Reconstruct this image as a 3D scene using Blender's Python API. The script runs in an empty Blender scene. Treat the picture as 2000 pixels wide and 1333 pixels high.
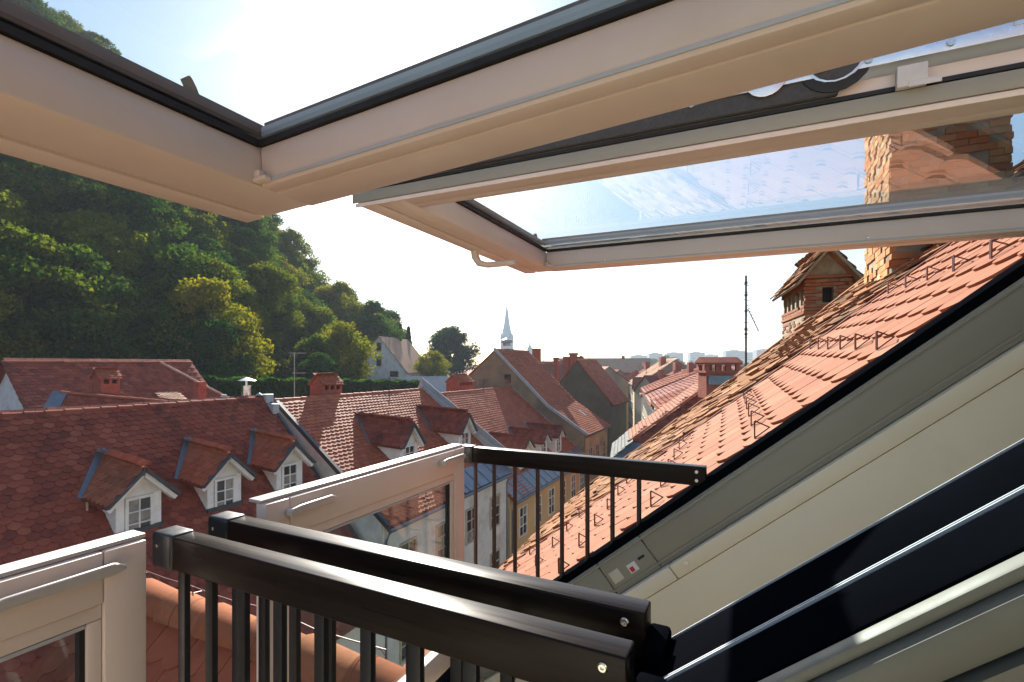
import bpy, bmesh, math, random
import numpy as np
from mathutils import Vector, Matrix
random.seed(7); RNG = np.random.default_rng(7)
D = bpy.data; SC = bpy.context.scene; COL = SC.collection
R_ = math.radians

# ------------------------------------------------------------------ camera, sky, sun, exposure
FPX, HOR, VPX = 944.0, 712.0, -930.0            # focal length in photo pixels, horizon row, left vanishing point
TH = math.atan(FPX / (1000 - VPX)); SN, CS = math.sin(TH), math.cos(TH)
cam = D.cameras.new('camera'); camo = D.objects.new('camera', cam); COL.objects.link(camo)
camo.location = (0, 0, 0); camo.rotation_euler = (R_(90), 0, TH)
cam.sensor_width = 36; cam.lens = 36 * FPX / 2000; cam.shift_y = (HOR - 666.5) / 2000
cam.clip_start = .02; cam.clip_end = 6000
SC.camera = camo
def ray(x, y):
    r = (x - 1000) / FPX
    return Vector((-SN + r * CS, CS + r * SN, (HOR - y) / FPX))
def at(x, y, depth): return ray(x, y) * depth
def atX(x, y, X): d = ray(x, y); return d * (X / d.x)
def atY(x, y, Y): d = ray(x, y); return d * (Y / d.y)
def RF(r, f, z=0): return Vector((-SN * f + CS * r, CS * f + SN * r, z))   # right / forward metres to world

SUN_DIR = ray(800, 170).normalized()
W = D.worlds.new('World'); SC.world = W; W.use_nodes = True
nt = W.node_tree; nt.nodes.clear()
sky = nt.nodes.new('ShaderNodeTexSky'); sky.sky_type = 'NISHITA'; sky.sun_disc = False
sky.sun_elevation = math.asin(SUN_DIR.z); sky.sun_rotation = math.atan2(SUN_DIR.x, SUN_DIR.y)
sky.air_density = 1.0; sky.dust_density = .9; sky.ozone_density = 1.0; sky.altitude = 300
bg = nt.nodes.new('ShaderNodeBackground'); bg.inputs['Strength'].default_value = .068
wo = nt.nodes.new('ShaderNodeOutputWorld')
nt.links.new(sky.outputs[0], bg.inputs[0]); nt.links.new(bg.outputs[0], wo.inputs[0])
sl = D.lights.new('sun', 'SUN'); slo = D.objects.new('sun', sl); COL.objects.link(slo)
sl.energy = 4.8; sl.angle = R_(.53); sl.color = (1, .93, .82)
slo.rotation_euler = SUN_DIR.to_track_quat('Z', 'Y').to_euler(); slo.location = SUN_DIR * 50
SC.view_settings.view_transform = 'Standard'; SC.view_settings.look = 'None'
SC.view_settings.exposure = 1.62; SC.view_settings.gamma = 1; SC.view_settings.use_curve_mapping = False
SC.render.engine = 'CYCLES'
SC.cycles.use_denoising = True
SC.cycles.max_bounces = 8; SC.cycles.diffuse_bounces = 4; SC.cycles.glossy_bounces = 4
SC.cycles.transparent_max_bounces = 24; SC.cycles.volume_bounces = 0
SC.cycles.sample_clamp_indirect = 6; SC.cycles.caustics_reflective = False; SC.cycles.caustics_refractive = False

# ------------------------------------------------------------------ materials
class NT:
    def __init__(s, name):
        s.m = D.materials.new(name); s.m.use_nodes = True; s.t = s.m.node_tree; s.t.nodes.clear()
        s.out = s.n('ShaderNodeOutputMaterial')
    def n(s, typ, **kw):
        o = s.t.nodes.new(typ)
        for k, v in kw.items(): setattr(o, k, v)
        return o
    def l(s, a, b): s.t.links.new(a, b)
    def math(s, op, a, b=None):
        o = s.n('ShaderNodeMath', operation=op)
        for i, x in enumerate((a, b)):
            if x is None: continue
            if isinstance(x, (int, float)): o.inputs[i].default_value = x
            else: s.l(x, o.inputs[i])
        return o.outputs[0]
    def pos(s): return s.n('ShaderNodeNewGeometry').outputs['Position']
    def noise(s, scale, detail=4, vec=None, rough=.55):
        o = s.n('ShaderNodeTexNoise'); o.inputs['Scale'].default_value = scale
        o.inputs['Detail'].default_value = detail; o.inputs['Roughness'].default_value = rough
        s.l(vec if vec is not None else s.pos(), o.inputs['Vector']); return o.outputs['Fac']
    def ramp(s, fac, stops):
        o = s.n('ShaderNodeValToRGB'); e = o.color_ramp.elements
        while len(e) < len(stops): e.new(.5)
        for q, (p, c) in zip(e, stops):
            q.position = p; q.color = (*c, 1) if len(c) == 3 else c
        s.l(fac, o.inputs[0]); return o.outputs[0]
    def mix(s, fac, a, b, mode='MIX'):
        o = s.n('ShaderNodeMix', data_type='RGBA', blend_type=mode)
        for i, x in ((0, fac), (6, a), (7, b)):
            if isinstance(x, (int, float)): o.inputs[i].default_value = x
            elif isinstance(x, tuple): o.inputs[i].default_value = (*x, 1)
            else: s.l(x, o.inputs[i])
        return o.outputs[2]
    def bump(s, h, strength=.3, dist=.01):
        o = s.n('ShaderNodeBump'); o.inputs['Strength'].default_value = strength; o.inputs['Distance'].default_value = dist
        s.l(h, o.inputs['Height']); return o.outputs[0]
    def bsdf(s, col, rough=.6, metal=0, spec=.5, nrm=None, coat=0):
        b = s.n('ShaderNodeBsdfPrincipled')
        for k, x in (('Base Color', col), ('Roughness', rough), ('Metallic', metal), ('Specular IOR Level', spec), ('Coat Weight', coat)):
            if isinstance(x, (int, float)): b.inputs[k].default_value = x
            elif isinstance(x, tuple): b.inputs[k].default_value = (*x, 1)
            else: s.l(x, b.inputs[k])
        if nrm is not None: s.l(nrm, b.inputs['Normal'])
        s.l(b.outputs[0], s.out.inputs[0]); return b
def tone(c, k): return tuple(min(1, x * k) for x in c)
def plain(name, col, rough=.5, metal=0, spec=.5, var=.12, scale=8, bump=.05, coat=0, dirt=None):
    t = NT(name); n1 = t.noise(scale, 6); n2 = t.noise(scale * 9, 3)
    c = t.ramp(n1, [(.25, tone(col, 1 - var)), (.75, tone(col, 1 + var))])
    if dirt:
        n3 = t.noise(scale * .45, 8, rough=.7)
        c = t.mix(t.ramp(n3, [(.5, (0, 0, 0)), (.72, (1, 1, 1))]), c, dirt)
    rr = t.ramp(n2, [(.2, (rough * .8,) * 3), (.8, (min(1, rough * 1.2),) * 3)])
    t.bsdf(c, rr, metal, spec, t.bump(n2, bump, .004) if bump else None, coat); return t.m
def tile_mat(name, cols, rough=.8, stain=(.1, .05, .04), stain_amt=.5, spec=.3, scale=1.0, bump=.4):
    """clay tile: every tile has its own tone (object random or the mesh's own tint), stains in patches"""
    t = NT(name)
    a = t.n('ShaderNodeAttribute', attribute_name='tint').outputs['Fac']
    r = t.n('ShaderNodeObjectInfo').outputs['Random']
    f = t.math('FRACT', t.math('ADD', a, t.math('MULTIPLY', r, 7.31)))
    k = len(cols) - 1
    c = t.ramp(f, [(i / k, q) for i, q in enumerate(cols)])
    n1 = t.noise(1.3 * scale, 8, rough=.65); n2 = t.noise(40 * scale, 4); n3 = t.noise(9 * scale, 6, rough=.7)
    c = t.mix(t.ramp(n3, [(.3, (.0,) * 3), (.75, (.35,) * 3)]), c, tone(cols[0], .62))
    c = t.mix(t.ramp(n1, [(.5, (0, 0, 0)), (.74, (stain_amt,) * 3)]), c, stain)
    t.bsdf(c, rough, 0, spec, t.bump(t.math('ADD', n2, t.math('MULTIPLY', n3, 2.0)), bump, .004 / scale)); return t.m
def wood_mat(name, c0, c1, rough=.33, spec=.5):
    t = NT(name)
    mp = t.n('ShaderNodeMapping'); mp.inputs['Scale'].default_value = (3, 60, 90); t.l(t.pos(), mp.inputs[0])
    n = t.noise(1.0, 7, mp.outputs[0], .6); n2 = t.noise(260, 2)
    t.bsdf(t.ramp(n, [(.3, c0), (.7, c1)]), t.ramp(n, [(.3, (rough * .85,) * 3), (.7, (rough * 1.25,) * 3)]), 0, spec, t.bump(n, .14, .002)); return t.m
def glass_mat(name, tint=(.93, .97, .96), ior=1.5, haze=0.0):
    t = NT(name)
    tr = t.n('ShaderNodeBsdfTransparent'); tr.inputs[0].default_value = (*tint, 1)
    gl = t.n('ShaderNodeBsdfGlossy'); gl.inputs['Roughness'].default_value = .0 + haze; gl.inputs[0].default_value = (1, 1, 1, 1)
    fr = t.n('ShaderNodeFresnel'); bf = t.n('ShaderNodeNewGeometry').outputs['Backfacing']     # thin pane: same reflectance from both sides
    t.l(t.math('ADD', ior, t.math('MULTIPLY', bf, 1 / ior - ior)), fr.inputs[0])
    mx = t.n('ShaderNodeMixShader'); t.l(fr.outputs[0], mx.inputs[0]); t.l(tr.outputs[0], mx.inputs[1]); t.l(gl.outputs[0], mx.inputs[2])
    t.l(mx.outputs[0], t.out.inputs[0]); return t.m
def leaf_mat(name, c0, c1, c2):
    t = NT(name); n = t.noise(.55, 5, rough=.7); n2 = t.noise(3.0, 3)
    r = t.n('ShaderNodeObjectInfo').outputs['Random']
    f = t.math('ADD', t.math('MULTIPLY', n, .75), t.math('ADD', t.math('MULTIPLY', n2, .25), t.math('MULTIPLY', r, .14)))
    c = t.ramp(f, [(.34, c0), (.56, c1), (.74, c2)])
    d = t.n('ShaderNodeBsdfDiffuse'); tl = t.n('ShaderNodeBsdfTranslucent')
    t.l(c, d.inputs[0]); t.l(t.mix(1.0, c, (1.0, 1.0, .45), 'MULTIPLY'), tl.inputs[0])
    mx = t.n('ShaderNodeMixShader'); mx.inputs[0].default_value = .55
    t.l(d.outputs[0], mx.inputs[1]); t.l(tl.outputs[0], mx.inputs[2]); t.l(mx.outputs[0], t.out.inputs[0]); return t.m
def brick_mat(name, c0, c1, mortar, sc=1.0):
    t = NT(name); co = t.pos()
    sx = t.n('ShaderNodeSeparateXYZ'); t.l(co, sx.inputs[0])
    cb = t.n('ShaderNodeCombineXYZ'); t.l(t.math('ADD', sx.outputs[0], sx.outputs[1]), cb.inputs[0]); t.l(sx.outputs[2], cb.inputs[1])
    b = t.n('ShaderNodeTexBrick'); b.inputs['Scale'].default_value = sc; t.l(cb.outputs[0], b.inputs['Vector'])
    b.inputs['Brick Width'].default_value = .26; b.inputs['Row Height'].default_value = .075; b.inputs['Mortar Size'].default_value = .012
    b.inputs['Color1'].default_value = (*c0, 1); b.inputs['Color2'].default_value = (*c1, 1); b.inputs['Mortar'].default_value = (*mortar, 1)
    n = t.noise(3, 7, rough=.7)
    c = t.mix(t.ramp(n, [(.45, (0, 0, 0)), (.75, (.6,) * 3)]), b.outputs[0], tone(c0, .45))
    t.bsdf(c, .9, 0, .2, t.bump(b.outputs['Fac'], -.5, .01)); return t.m

M = {}
M['cream'] = plain('cream_paint', (.79, .68, .60), .42, var=.05, scale=3, bump=.03, dirt=(.70, .59, .51))
M['lining'] = plain('cream_lining', (.89, .83, .66), .5, var=.04, scale=2, bump=.02, dirt=(.76, .69, .54))
M['olive'] = plain('olive_grey_paint', (.30, .29, .24), .45, var=.05, scale=4, bump=.02)
M['shadedolive'] = plain('olive_paint_with_shade', (.15, .145, .115), .55, var=.06, scale=4, bump=.02)  # olive frame paint, darkened: the near jamb's shade is put into the colour
M['brown'] = plain('brown_cladding', (.16, .13, .105), .5, var=.15, scale=9, bump=.05)
M['greymetal'] = plain('grey_cladding', (.52, .55, .58), .4, .0, var=.1, scale=5)
M['black'] = plain('black_cladding', (.003, .0034, .005), .7, spec=0.0, var=.2, scale=6, bump=.02)
M['gasket'] = plain('rubber_gasket', (.012, .012, .013), .6, var=.2)
M['foam'] = plain('grey_textured_strip', (.075, .078, .085), .85, var=.25, scale=220, bump=.5)
M['silver'] = plain('zinc_plated_steel', (.62, .64, .70), .3, .9, var=.12, scale=14)
M['chrome'] = plain('brushed_steel', (.72, .70, .66), .25, 1.0, var=.08, scale=20)
M['alu'] = plain('satin_aluminium', (.60, .58, .54), .38, .25, var=.05, scale=6)
M['rail'] = wood_mat('dark_handrail', (.006, .0045, .004), (.020, .0125, .010), .30, .14)
M['cap'] = plain('dark_cap_plastic', (.014, .017, .022), .4, var=.1, bump=.03)
M['baluster'] = plain('dark_brown_bar', (.05, .028, .024), .45, var=.15, scale=10)
M['blackbar'] = plain('black_bar', (.012, .012, .014), .5, var=.15, scale=10)
M['glass'] = glass_mat('window_glass', (.90, .96, .965))
M['darkglass'] = plain('far_window_glass', (.02, .024, .028), .06, 0, .9, var=.3, scale=2, bump=0)
M['white'] = plain('white_paint', (.66, .65, .64), .7, var=.12, scale=3, dirt=(.44, .42, .39))
M['curtain'] = plain('glass_with_curtain', (.22, .21, .19), .1, 0, .8, var=.5, scale=6, bump=0)
M['plaster'] = plain('white_plaster', (.62, .60, .56), .88, var=.14, scale=1.6, bump=.2, dirt=(.38, .36, .32))
M['greyplaster'] = plain('grey_weathered_plaster', (.40, .40, .39), .9, var=.15, scale=1.5, bump=.2, dirt=(.25, .25, .25))
M['darkstone'] = plain('dark_mossy_render', (.082, .074, .06), .95, var=.3, scale=.7, bump=.3, dirt=(.05, .05, .04))
M['yellow'] = plain('ochre_plaster', (.50, .37, .20), .85, var=.08, scale=.8, bump=.15, dirt=(.48, .36, .2))
M['oldyellow'] = plain('stained_ochre_plaster', (.42, .33, .19), .9, var=.25, scale=.9, bump=.25, dirt=(.16, .13, .09))
M['oldbrown'] = plain('brown_old_render', (.22, .16, .10), .95, var=.3, scale=.8, bump=.35, dirt=(.10, .085, .06))
M['redwall'] = plain('red_plaster', (.42, .09, .06), .85, var=.12, scale=1)
M['litwall'] = plain('buff_plaster', (.25, .215, .15), .9, var=.25, scale=.5, dirt=(.15, .12, .08))
M['pinkwall'] = plain('pale_plaster', (.42, .37, .28), .85, var=.12, scale=.6, dirt=(.4, .36, .28))
M['zinc'] = plain('blue_grey_sheet_metal', (.13, .17, .21), .45, .4, var=.2, scale=3)
M['lightzinc'] = plain('light_sheet_metal', (.34, .36, .37), .5, .3, var=.2, scale=3)
M['shingle'] = plain('grey_slate_shingle', (.16, .165, .165), .85, spec=.1, var=.3, scale=3)
M['darkmetal'] = plain('dark_flashing', (.045, .05, .058), .5, .2, var=.2, scale=5)
M['redflash'] = plain('red_brown_flashing', (.15, .045, .03), .8, 0, .1, var=.2, scale=5)
M['guard'] = plain('brown_snow_guard', (.13, .052, .042), .45, .2, var=.2, scale=20)
M['antenna'] = plain('dark_antenna_metal', (.06, .06, .065), .5, .5, var=.2)
M['tile_own'] = tile_mat('new_clay_tile', [(.255, .105, .062), (.32, .142, .088), (.28, .118, .072), (.345, .16, .102), (.295, .128, .078)], .85, (.19, .08, .052), .45, .1)
M['tile_old'] = tile_mat('weathered_clay_tile', [(.16, .075, .038), (.36, .17, .085), (.24, .12, .062), (.42, .23, .13), (.29, .13, .06), (.12, .075, .042)], .92, (.11, .085, .055), .7, .08)
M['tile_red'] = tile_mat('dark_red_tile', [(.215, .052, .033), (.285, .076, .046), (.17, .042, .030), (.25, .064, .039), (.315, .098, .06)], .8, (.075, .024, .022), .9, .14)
M['tile_orange'] = tile_mat('orange_red_tile', [(.34, .088, .042), (.42, .125, .06), (.30, .072, .036), (.38, .105, .05)], .72, (.15, .045, .03), .65, .25)
M['tile_rust'] = tile_mat('rust_red_tile', [(.32, .095, .048), (.40, .13, .065), (.27, .075, .04), (.36, .11, .055)], .8, (.13, .05, .032), .75, .15)
M['tile_far'] = tile_mat('far_red_tile', [(.22, .065, .042), (.30, .10, .06), (.18, .05, .036), (.33, .13, .08)], .85, (.12, .055, .04), .6, .05, .4)
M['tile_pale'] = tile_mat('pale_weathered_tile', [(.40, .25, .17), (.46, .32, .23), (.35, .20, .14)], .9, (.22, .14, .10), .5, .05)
M['ridge_clay'] = tile_mat('weathered_ridge_clay', [(.30, .11, .055), (.38, .155, .08), (.26, .085, .042), (.34, .13, .065)], .9, (.13, .07, .045), .8, .08, 5.0, .8)
M['brick_red'] = brick_mat('red_brickwork', (.36, .085, .05), (.28, .07, .045), (.30, .12, .09))
M['mortar'] = plain('old_mortar', (.26, .21, .14), .95, var=.3, scale=10, bump=.6, dirt=(.12, .09, .06))
M['brick'] = tile_mat('old_brick', [(.30, .085, .045), (.24, .11, .06), (.34, .12, .06), (.20, .10, .06), (.30, .17, .09)], .92, (.12, .08, .055), .6, .2, 4, .7)
M['stone'] = tile_mat('patchy_brick_and_stone', [(.44, .19, .07), (.50, .31, .14), (.38, .12, .045), (.56, .40, .22), (.30, .16, .08)], .95, (.22, .13, .07), .6, .2, 3, .8)
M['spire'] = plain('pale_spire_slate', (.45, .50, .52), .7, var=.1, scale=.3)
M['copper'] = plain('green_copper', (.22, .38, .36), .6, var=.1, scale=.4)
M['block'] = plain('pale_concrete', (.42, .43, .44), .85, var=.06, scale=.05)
M['asphalt'] = plain('street_paving', (.085, .085, .088), .9, var=.2, scale=.8)
M['earth'] = plain('town_ground', (.11, .10, .085), .95, var=.3, scale=.08)
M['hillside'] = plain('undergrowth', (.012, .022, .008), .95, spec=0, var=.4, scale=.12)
M['bark'] = plain('bark', (.07, .052, .038), .95, var=.3, scale=4, bump=.5)
M['leaf_dark'] = leaf_mat('dark_green_leaves', (.014, .050, .024), (.034, .088, .022), (.15, .17, .02))
M['leaf_mid'] = leaf_mat('mid_green_leaves', (.020, .060, .018), (.065, .12, .018), (.22, .21, .02))
M['leaf_yellow'] = leaf_mat('yellow_green_leaves', (.035, .078, .014), (.13, .155, .016), (.30, .25, .02))
M['leaf_amber'] = leaf_mat('amber_leaves', (.06, .075, .016), (.18, .14, .018), (.34, .21, .022))
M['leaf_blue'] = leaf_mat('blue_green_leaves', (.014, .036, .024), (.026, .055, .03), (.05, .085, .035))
M['floor'] = plain('attic_floor', (.42, .32, .21), .5, var=.1, scale=4)
M['sticker_white'] = plain('sticker_white', (.8, .8, .8), .5, var=.02); M['sticker_red'] = plain('sticker_red', (.6, .03, .03), .5, var=.02)

# ------------------------------------------------------------------ mesh helpers
WO = {}                                          # world origin of every thing and part (parents only translate)
def link(o, parent=None, wo=None):
    COL.objects.link(o)
    if parent is not None:
        o.parent = parent; WO[o.name] = WO[parent.name]
    else:
        WO[o.name] = Vector(wo) if wo is not None else Vector((0, 0, 0))
    return o
def tag(o, label=None, cat=None, group=None, kind=None):
    for k, v in (('label', label), ('category', cat), ('group', group), ('kind', kind)):
        if v: o[k] = v
    return o
def thing(name, loc, label, cat, group=None):
    o = D.objects.new(name, None); o.empty_display_size = .2; link(o, None, loc); o.location = loc
    return tag(o, label, cat, group)
class MB:
    def __init__(s): s.v = []; s.f = []
    def add(s, pts, faces):
        k = len(s.v); s.v += [Vector(p) for p in pts]; s.f += [tuple(i + k for i in f) for f in faces]; return s
    def hexa(s, p): return s.add(p, [(0, 3, 2, 1), (4, 5, 6, 7), (0, 1, 5, 4), (1, 2, 6, 5), (2, 3, 7, 6), (3, 0, 4, 7)])
    def box(s, x0, x1, y0, y1, z0, z1):
        return s.hexa([(x0, y0, z0), (x1, y0, z0), (x1, y1, z0), (x0, y1, z0), (x0, y0, z1), (x1, y0, z1), (x1, y1, z1), (x0, y1, z1)])
    def obox(s, c, ax, ay, az, hx, hy, hz):
        c, ax, ay, az = Vector(c), Vector(ax) * hx, Vector(ay) * hy, Vector(az) * hz
        return s.hexa([c - ax - ay - az, c + ax - ay - az, c + ax + ay - az, c - ax + ay - az, c - ax - ay + az, c + ax - ay + az, c + ax + ay + az, c - ax + ay + az])
    def prism(s, poly, vec):
        n = len(poly); vec = Vector(vec); a = [Vector(p) for p in poly]
        return s.add(a + [p + vec for p in a], [tuple(range(n - 1, -1, -1)), tuple(range(n, 2 * n))] + [(i, (i + 1) % n, (i + 1) % n + n, i + n) for i in range(n)])
    def poly(s, pts): return s.add(pts, [tuple(range(len(pts)))])
    def bar(s, a, b, w, h=None, up=(0, 0, 1)):
        a, b = Vector(a), Vector(b); d = (b - a); L = d.length; d.normalize(); up = Vector(up)
        if abs(d.dot(up)) > .98: up = Vector((0, 1, 0))
        x = d.cross(up).normalized(); z = x.cross(d)
        return s.obox((a + b) / 2, x, d, z, w / 2, L / 2, (h or w) / 2)
    def tube(s, pts, r, n=8):
        pts = [Vector(p) for p in pts]; rings = []
        for i, p in enumerate(pts):
            d = (pts[min(i + 1, len(pts) - 1)] - pts[max(i - 1, 0)]).normalized()
            up = Vector((0, 0, 1)) if abs(d.z) < .95 else Vector((1, 0, 0))
            x = d.cross(up).normalized(); y = x.cross(d); rr = r[i] if isinstance(r, (list, tuple)) else r
            rings.append([p + (x * math.cos(t) + y * math.sin(t)) * rr for t in [2 * math.pi * k / n for k in range(n)]])
        k = len(s.v); s.v += [q for g in rings for q in g]
        for i in range(len(rings) - 1):
            for j in range(n): s.f.append((k + i * n + j, k + i * n + (j + 1) % n, k + (i + 1) * n + (j + 1) % n, k + (i + 1) * n + j))
        s.f.append(tuple(k + j for j in range(n - 1, -1, -1))); s.f.append(tuple(k + (len(rings) - 1) * n + j for j in range(n)))
        return s
    def lathe(s, c, prof, n=12, axis=(0, 0, 1), xd=(1, 0, 0)):
        c = Vector(c); az = Vector(axis).normalized(); ax = Vector(xd); ax = (ax - az * ax.dot(az)).normalized(); ay = az.cross(ax)
        k = len(s.v)
        for r, h in prof: s.v += [c + az * h + (ax * math.cos(2 * math.pi * j / n) + ay * math.sin(2 * math.pi * j / n)) * r for j in range(n)]
        for i in range(len(prof) - 1):
            for j in range(n): s.f.append((k + i * n + j, k + i * n + (j + 1) % n, k + (i + 1) * n + (j + 1) % n, k + (i + 1) * n + j))
        s.f.append(tuple(k + j for j in range(n - 1, -1, -1))); s.f.append(tuple(k + (len(prof) - 1) * n + j for j in range(n)))
        return s
    def xf(s, fn): s.v = [Vector(fn(p)) for p in s.v]; return s
    def build(s, name, mat, parent=None, bevel=0, smooth=False, seg=2):
        off = WO[parent.name] if parent is not None else Vector((0, 0, 0))
        me = D.meshes.new(name); me.from_pydata([tuple(p - off) for p in s.v], [], s.f); me.materials.append(M[mat] if isinstance(mat, str) else mat)
        bm = bmesh.new(); bm.from_mesh(me)
        bmesh.ops.recalc_face_normals(bm, faces=bm.faces)
        if bevel:
            ed = [e for e in bm.edges if len(e.link_faces) == 2 and e.calc_face_angle(0) > .6]
            bmesh.ops.bevel(bm, geom=ed, offset=bevel, segments=seg, profile=.5, affect='EDGES', clamp_overlap=True)
        bm.to_mesh(me); bm.free()
        if smooth or bevel:
            for p in me.polygons: p.use_smooth = True
            if hasattr(me, 'set_sharp_from_angle'): me.set_sharp_from_angle(angle=R_(38))
        return link(D.objects.new(name, me), parent)
def struct(name, mb, mat): o = mb.build(name, mat); tag(o, kind='structure'); return o
def dup(o, parent, loc=None):
    c = o.copy(); COL.objects.link(c); c.parent = parent
    if loc is not None: c.location = loc
    WO[c.name] = WO[parent.name] if parent is not None else Vector(loc); return c

# ---- tiles: frame = (origin, u, v, n); v runs up the slope
class Frame:
    def __init__(s, o, u, v):
        s.o = Vector(o); s.u = Vector(u).normalized(); v = Vector(v); s.v = (v - s.u * v.dot(s.u)).normalized(); s.n = s.u.cross(s.v)
        s.h = 1
        if s.n.z < 0: s.n = -s.n; s.h = -1
    def p(s, u, v, n=0): return s.o + s.u * u + s.v * v + s.n * n
    def mat(s, loc): u = s.u * s.h; return Matrix(((u.x, s.v.x, s.n.x, loc.x), (u.y, s.v.y, s.n.y, loc.y), (u.z, s.v.z, s.n.z, loc.z), (0, 0, 0, 1)))
def tile_shape(w, e, t, drop=.28, seg=5, lap=2.05):
    """plate with a rounded lower end; local x across, y up the slope, z out"""
    a = w * .487; L = e * lap; h = w * drop; out = []
    for i in range(seg + 1):
        q = -1 + 2 * i / seg; out.append((a * q, h * (q * q) if drop > 0 else 0))
    out += [(a, L), (-a, L)]
    zt = lambda y: 2 * t * (1 - y / L) + t * .15
    n = len(out)
    v = [(x, y, zt(y)) for x, y in out] + [(x, y, zt(y) - t) for x, y in out]
    f = [tuple(range(n))] + [(i, i + n, (i + 1) % n + n, (i + 1) % n) for i in range(n)]
    return np.array(v), f
def inpoly(poly):
    def test(u, v):
        c = False; j = len(poly) - 1
        for i in range(len(poly)):
            (xi, yi), (xj, yj) = poly[i], poly[j]
            if (yi > v) != (yj > v) and u < (xj - xi) * (v - yi) / (yj - yi) + xi: c = not c
            j = i
        return c
    return test
def in_view(p, margin=60):
    f = -SN * p.x + CS * p.y
    if f < .1: return False
    x = 1000 + FPX * (CS * p.x + SN * p.y) / f; y = HOR - FPX * p.z / f
    return -margin < x < 2000 + margin and -margin < y < 1333 + margin
def lay_tiles(fr, box, w, e, t, mat, roof, clip=None, singles=300, jit=.004, rot=.012, drop=.28, seg=5, half=True, name='tile', lap=2.05, stuff='tile_field', vis=None, wob=0):
    """rows of tiles: the nearest ones in view as objects of their own, the rest joined"""
    u0, u1, v0, v1 = box; tv, tf = tile_shape(w, e, t, drop, seg, lap); items = []
    nr = int(round((v1 - v0) / e)); nc = int(math.ceil((u1 - u0) / w)) + 1
    for r in range(nr):
        vv = v0 + r * e; wav = .25 * jit * math.sin(r * 1.7)
        for c in range(nc):
            uu = u0 + (c + (.5 if (half and r % 2) else 0)) * w
            if uu < u0 - .01 or uu > u1 + .01: continue
            if clip and not clip(uu, vv + e * .4): continue
            items.append((uu + random.uniform(-jit, jit) * .6, vv + random.uniform(-jit, jit) + wav, random.uniform(0, jit * .7) + wob * (1.4 + math.sin(uu * .62 + 1) + .6 * math.sin(uu * 1.7 + vv * .9)), random.gauss(0, rot)))
    far = []; near = []
    if singles:
        for it in items:
            P = fr.p(it[0], it[1]); ok = in_view(P) and (vis is None or vis(P)); (near if ok else far).append((P.length, it))
        near.sort(key=lambda q: q[0]); far += near[singles:]; near = near[:singles]
    else: far = [(0, it) for it in items]
    if near:
        me = D.meshes.new(name); me.from_pydata([tuple(p) for p in tv], [], tf); me.materials.append(M[mat])
        base = WO[roof.name]
        for _, (u, v, n, a) in near:
            o = D.objects.new(name, me); COL.objects.link(o); o.parent = roof
            o.matrix_basis = fr.mat(fr.p(u, v, n) - base) @ Matrix.Rotation(a, 4, 'Z') @ Matrix.Rotation(a * .6, 4, 'Y')
    if far:
        arr = np.array([q[1] for q in far]); k = len(tv); N = len(arr)
        ca, sa = np.cos(arr[:, 3]), np.sin(arr[:, 3])
        x = tv[None, :, 0] * ca[:, None] - tv[None, :, 1] * sa[:, None] + arr[:, 0, None]
        y = tv[None, :, 0] * sa[:, None] + tv[None, :, 1] * ca[:, None] + arr[:, 1, None]
        z = tv[None, :, 2] + arr[:, 2, None] + tv[None, :, 0] * (arr[:, 3] * .6)[:, None]
        B = np.array([fr.u, fr.v, fr.n]); P = np.stack([x, y, z], -1).reshape(-1, 3) @ B + np.array(fr.o - WO[roof.name])
        faces = [tuple(i + j * k for i in f) for j in range(N) for f in tf]
        me = D.meshes.new(stuff); me.from_pydata(P.tolist(), [], faces); me.materials.append(M[mat])
        at_ = me.attributes.new('tint', 'FLOAT', 'POINT'); at_.data.foreach_set('value', np.repeat(RNG.random(N), k).astype(np.float32))
        o = link(D.objects.new(stuff, me), roof); o['kind'] = 'stuff'
def ridge_tiles(a, b, r, L, mat, roof, name='ridge_tile', lift=0):
    """half-round clay ridge tiles from a to b, each overlapping the next"""
    a, b = Vector(a), Vector(b); d = (b - a); n = max(1, int(round(d.length / L))); d.normalize(); L = (b - a).length / n
    sd = d.cross(Vector((0, 0, 1))).normalized(); up = sd.cross(d)
    mb = MB(); seg = 9; vs = []
    for s, rr in ((0, 1.0), (.86, .86), (1.06, .84)):
        for k in range(seg + 1):
            t = math.pi * (k / seg); vs.append(d * (s * L) + (sd * math.cos(t) + up * math.sin(t)) * r * rr)
        for k in range(seg, -1, -1):
            t = math.pi * (k / seg); vs.append(d * (s * L) + (sd * math.cos(t) + up * math.sin(t)) * r * (rr - .16))
    m = 2 * (seg + 1); fs = [tuple(range(m)), tuple(2 * m + k for k in range(m - 1, -1, -1))]
    for i in range(2):
        for k in range(m): fs.append((i * m + k, (i + 1) * m + k, (i + 1) * m + (k + 1) % m, i * m + (k + 1) % m))
    me = D.meshes.new(name); me.from_pydata([tuple(p) for p in vs], [], fs); me.materials.append(M[mat])
    for q in me.polygons: q.use_smooth = True
    me.set_sharp_from_angle(angle=R_(50))
    for i in range(n):
        o = D.objects.new(name, me); COL.objects.link(o); o.parent = roof
        o.location = a + d * (i * L) + Vector((0, 0, lift + random.uniform(-.006, .006) * r * 8)) - WO[roof.name]
        o.rotation_euler = (0, 0, random.uniform(-.015, .015))

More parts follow.
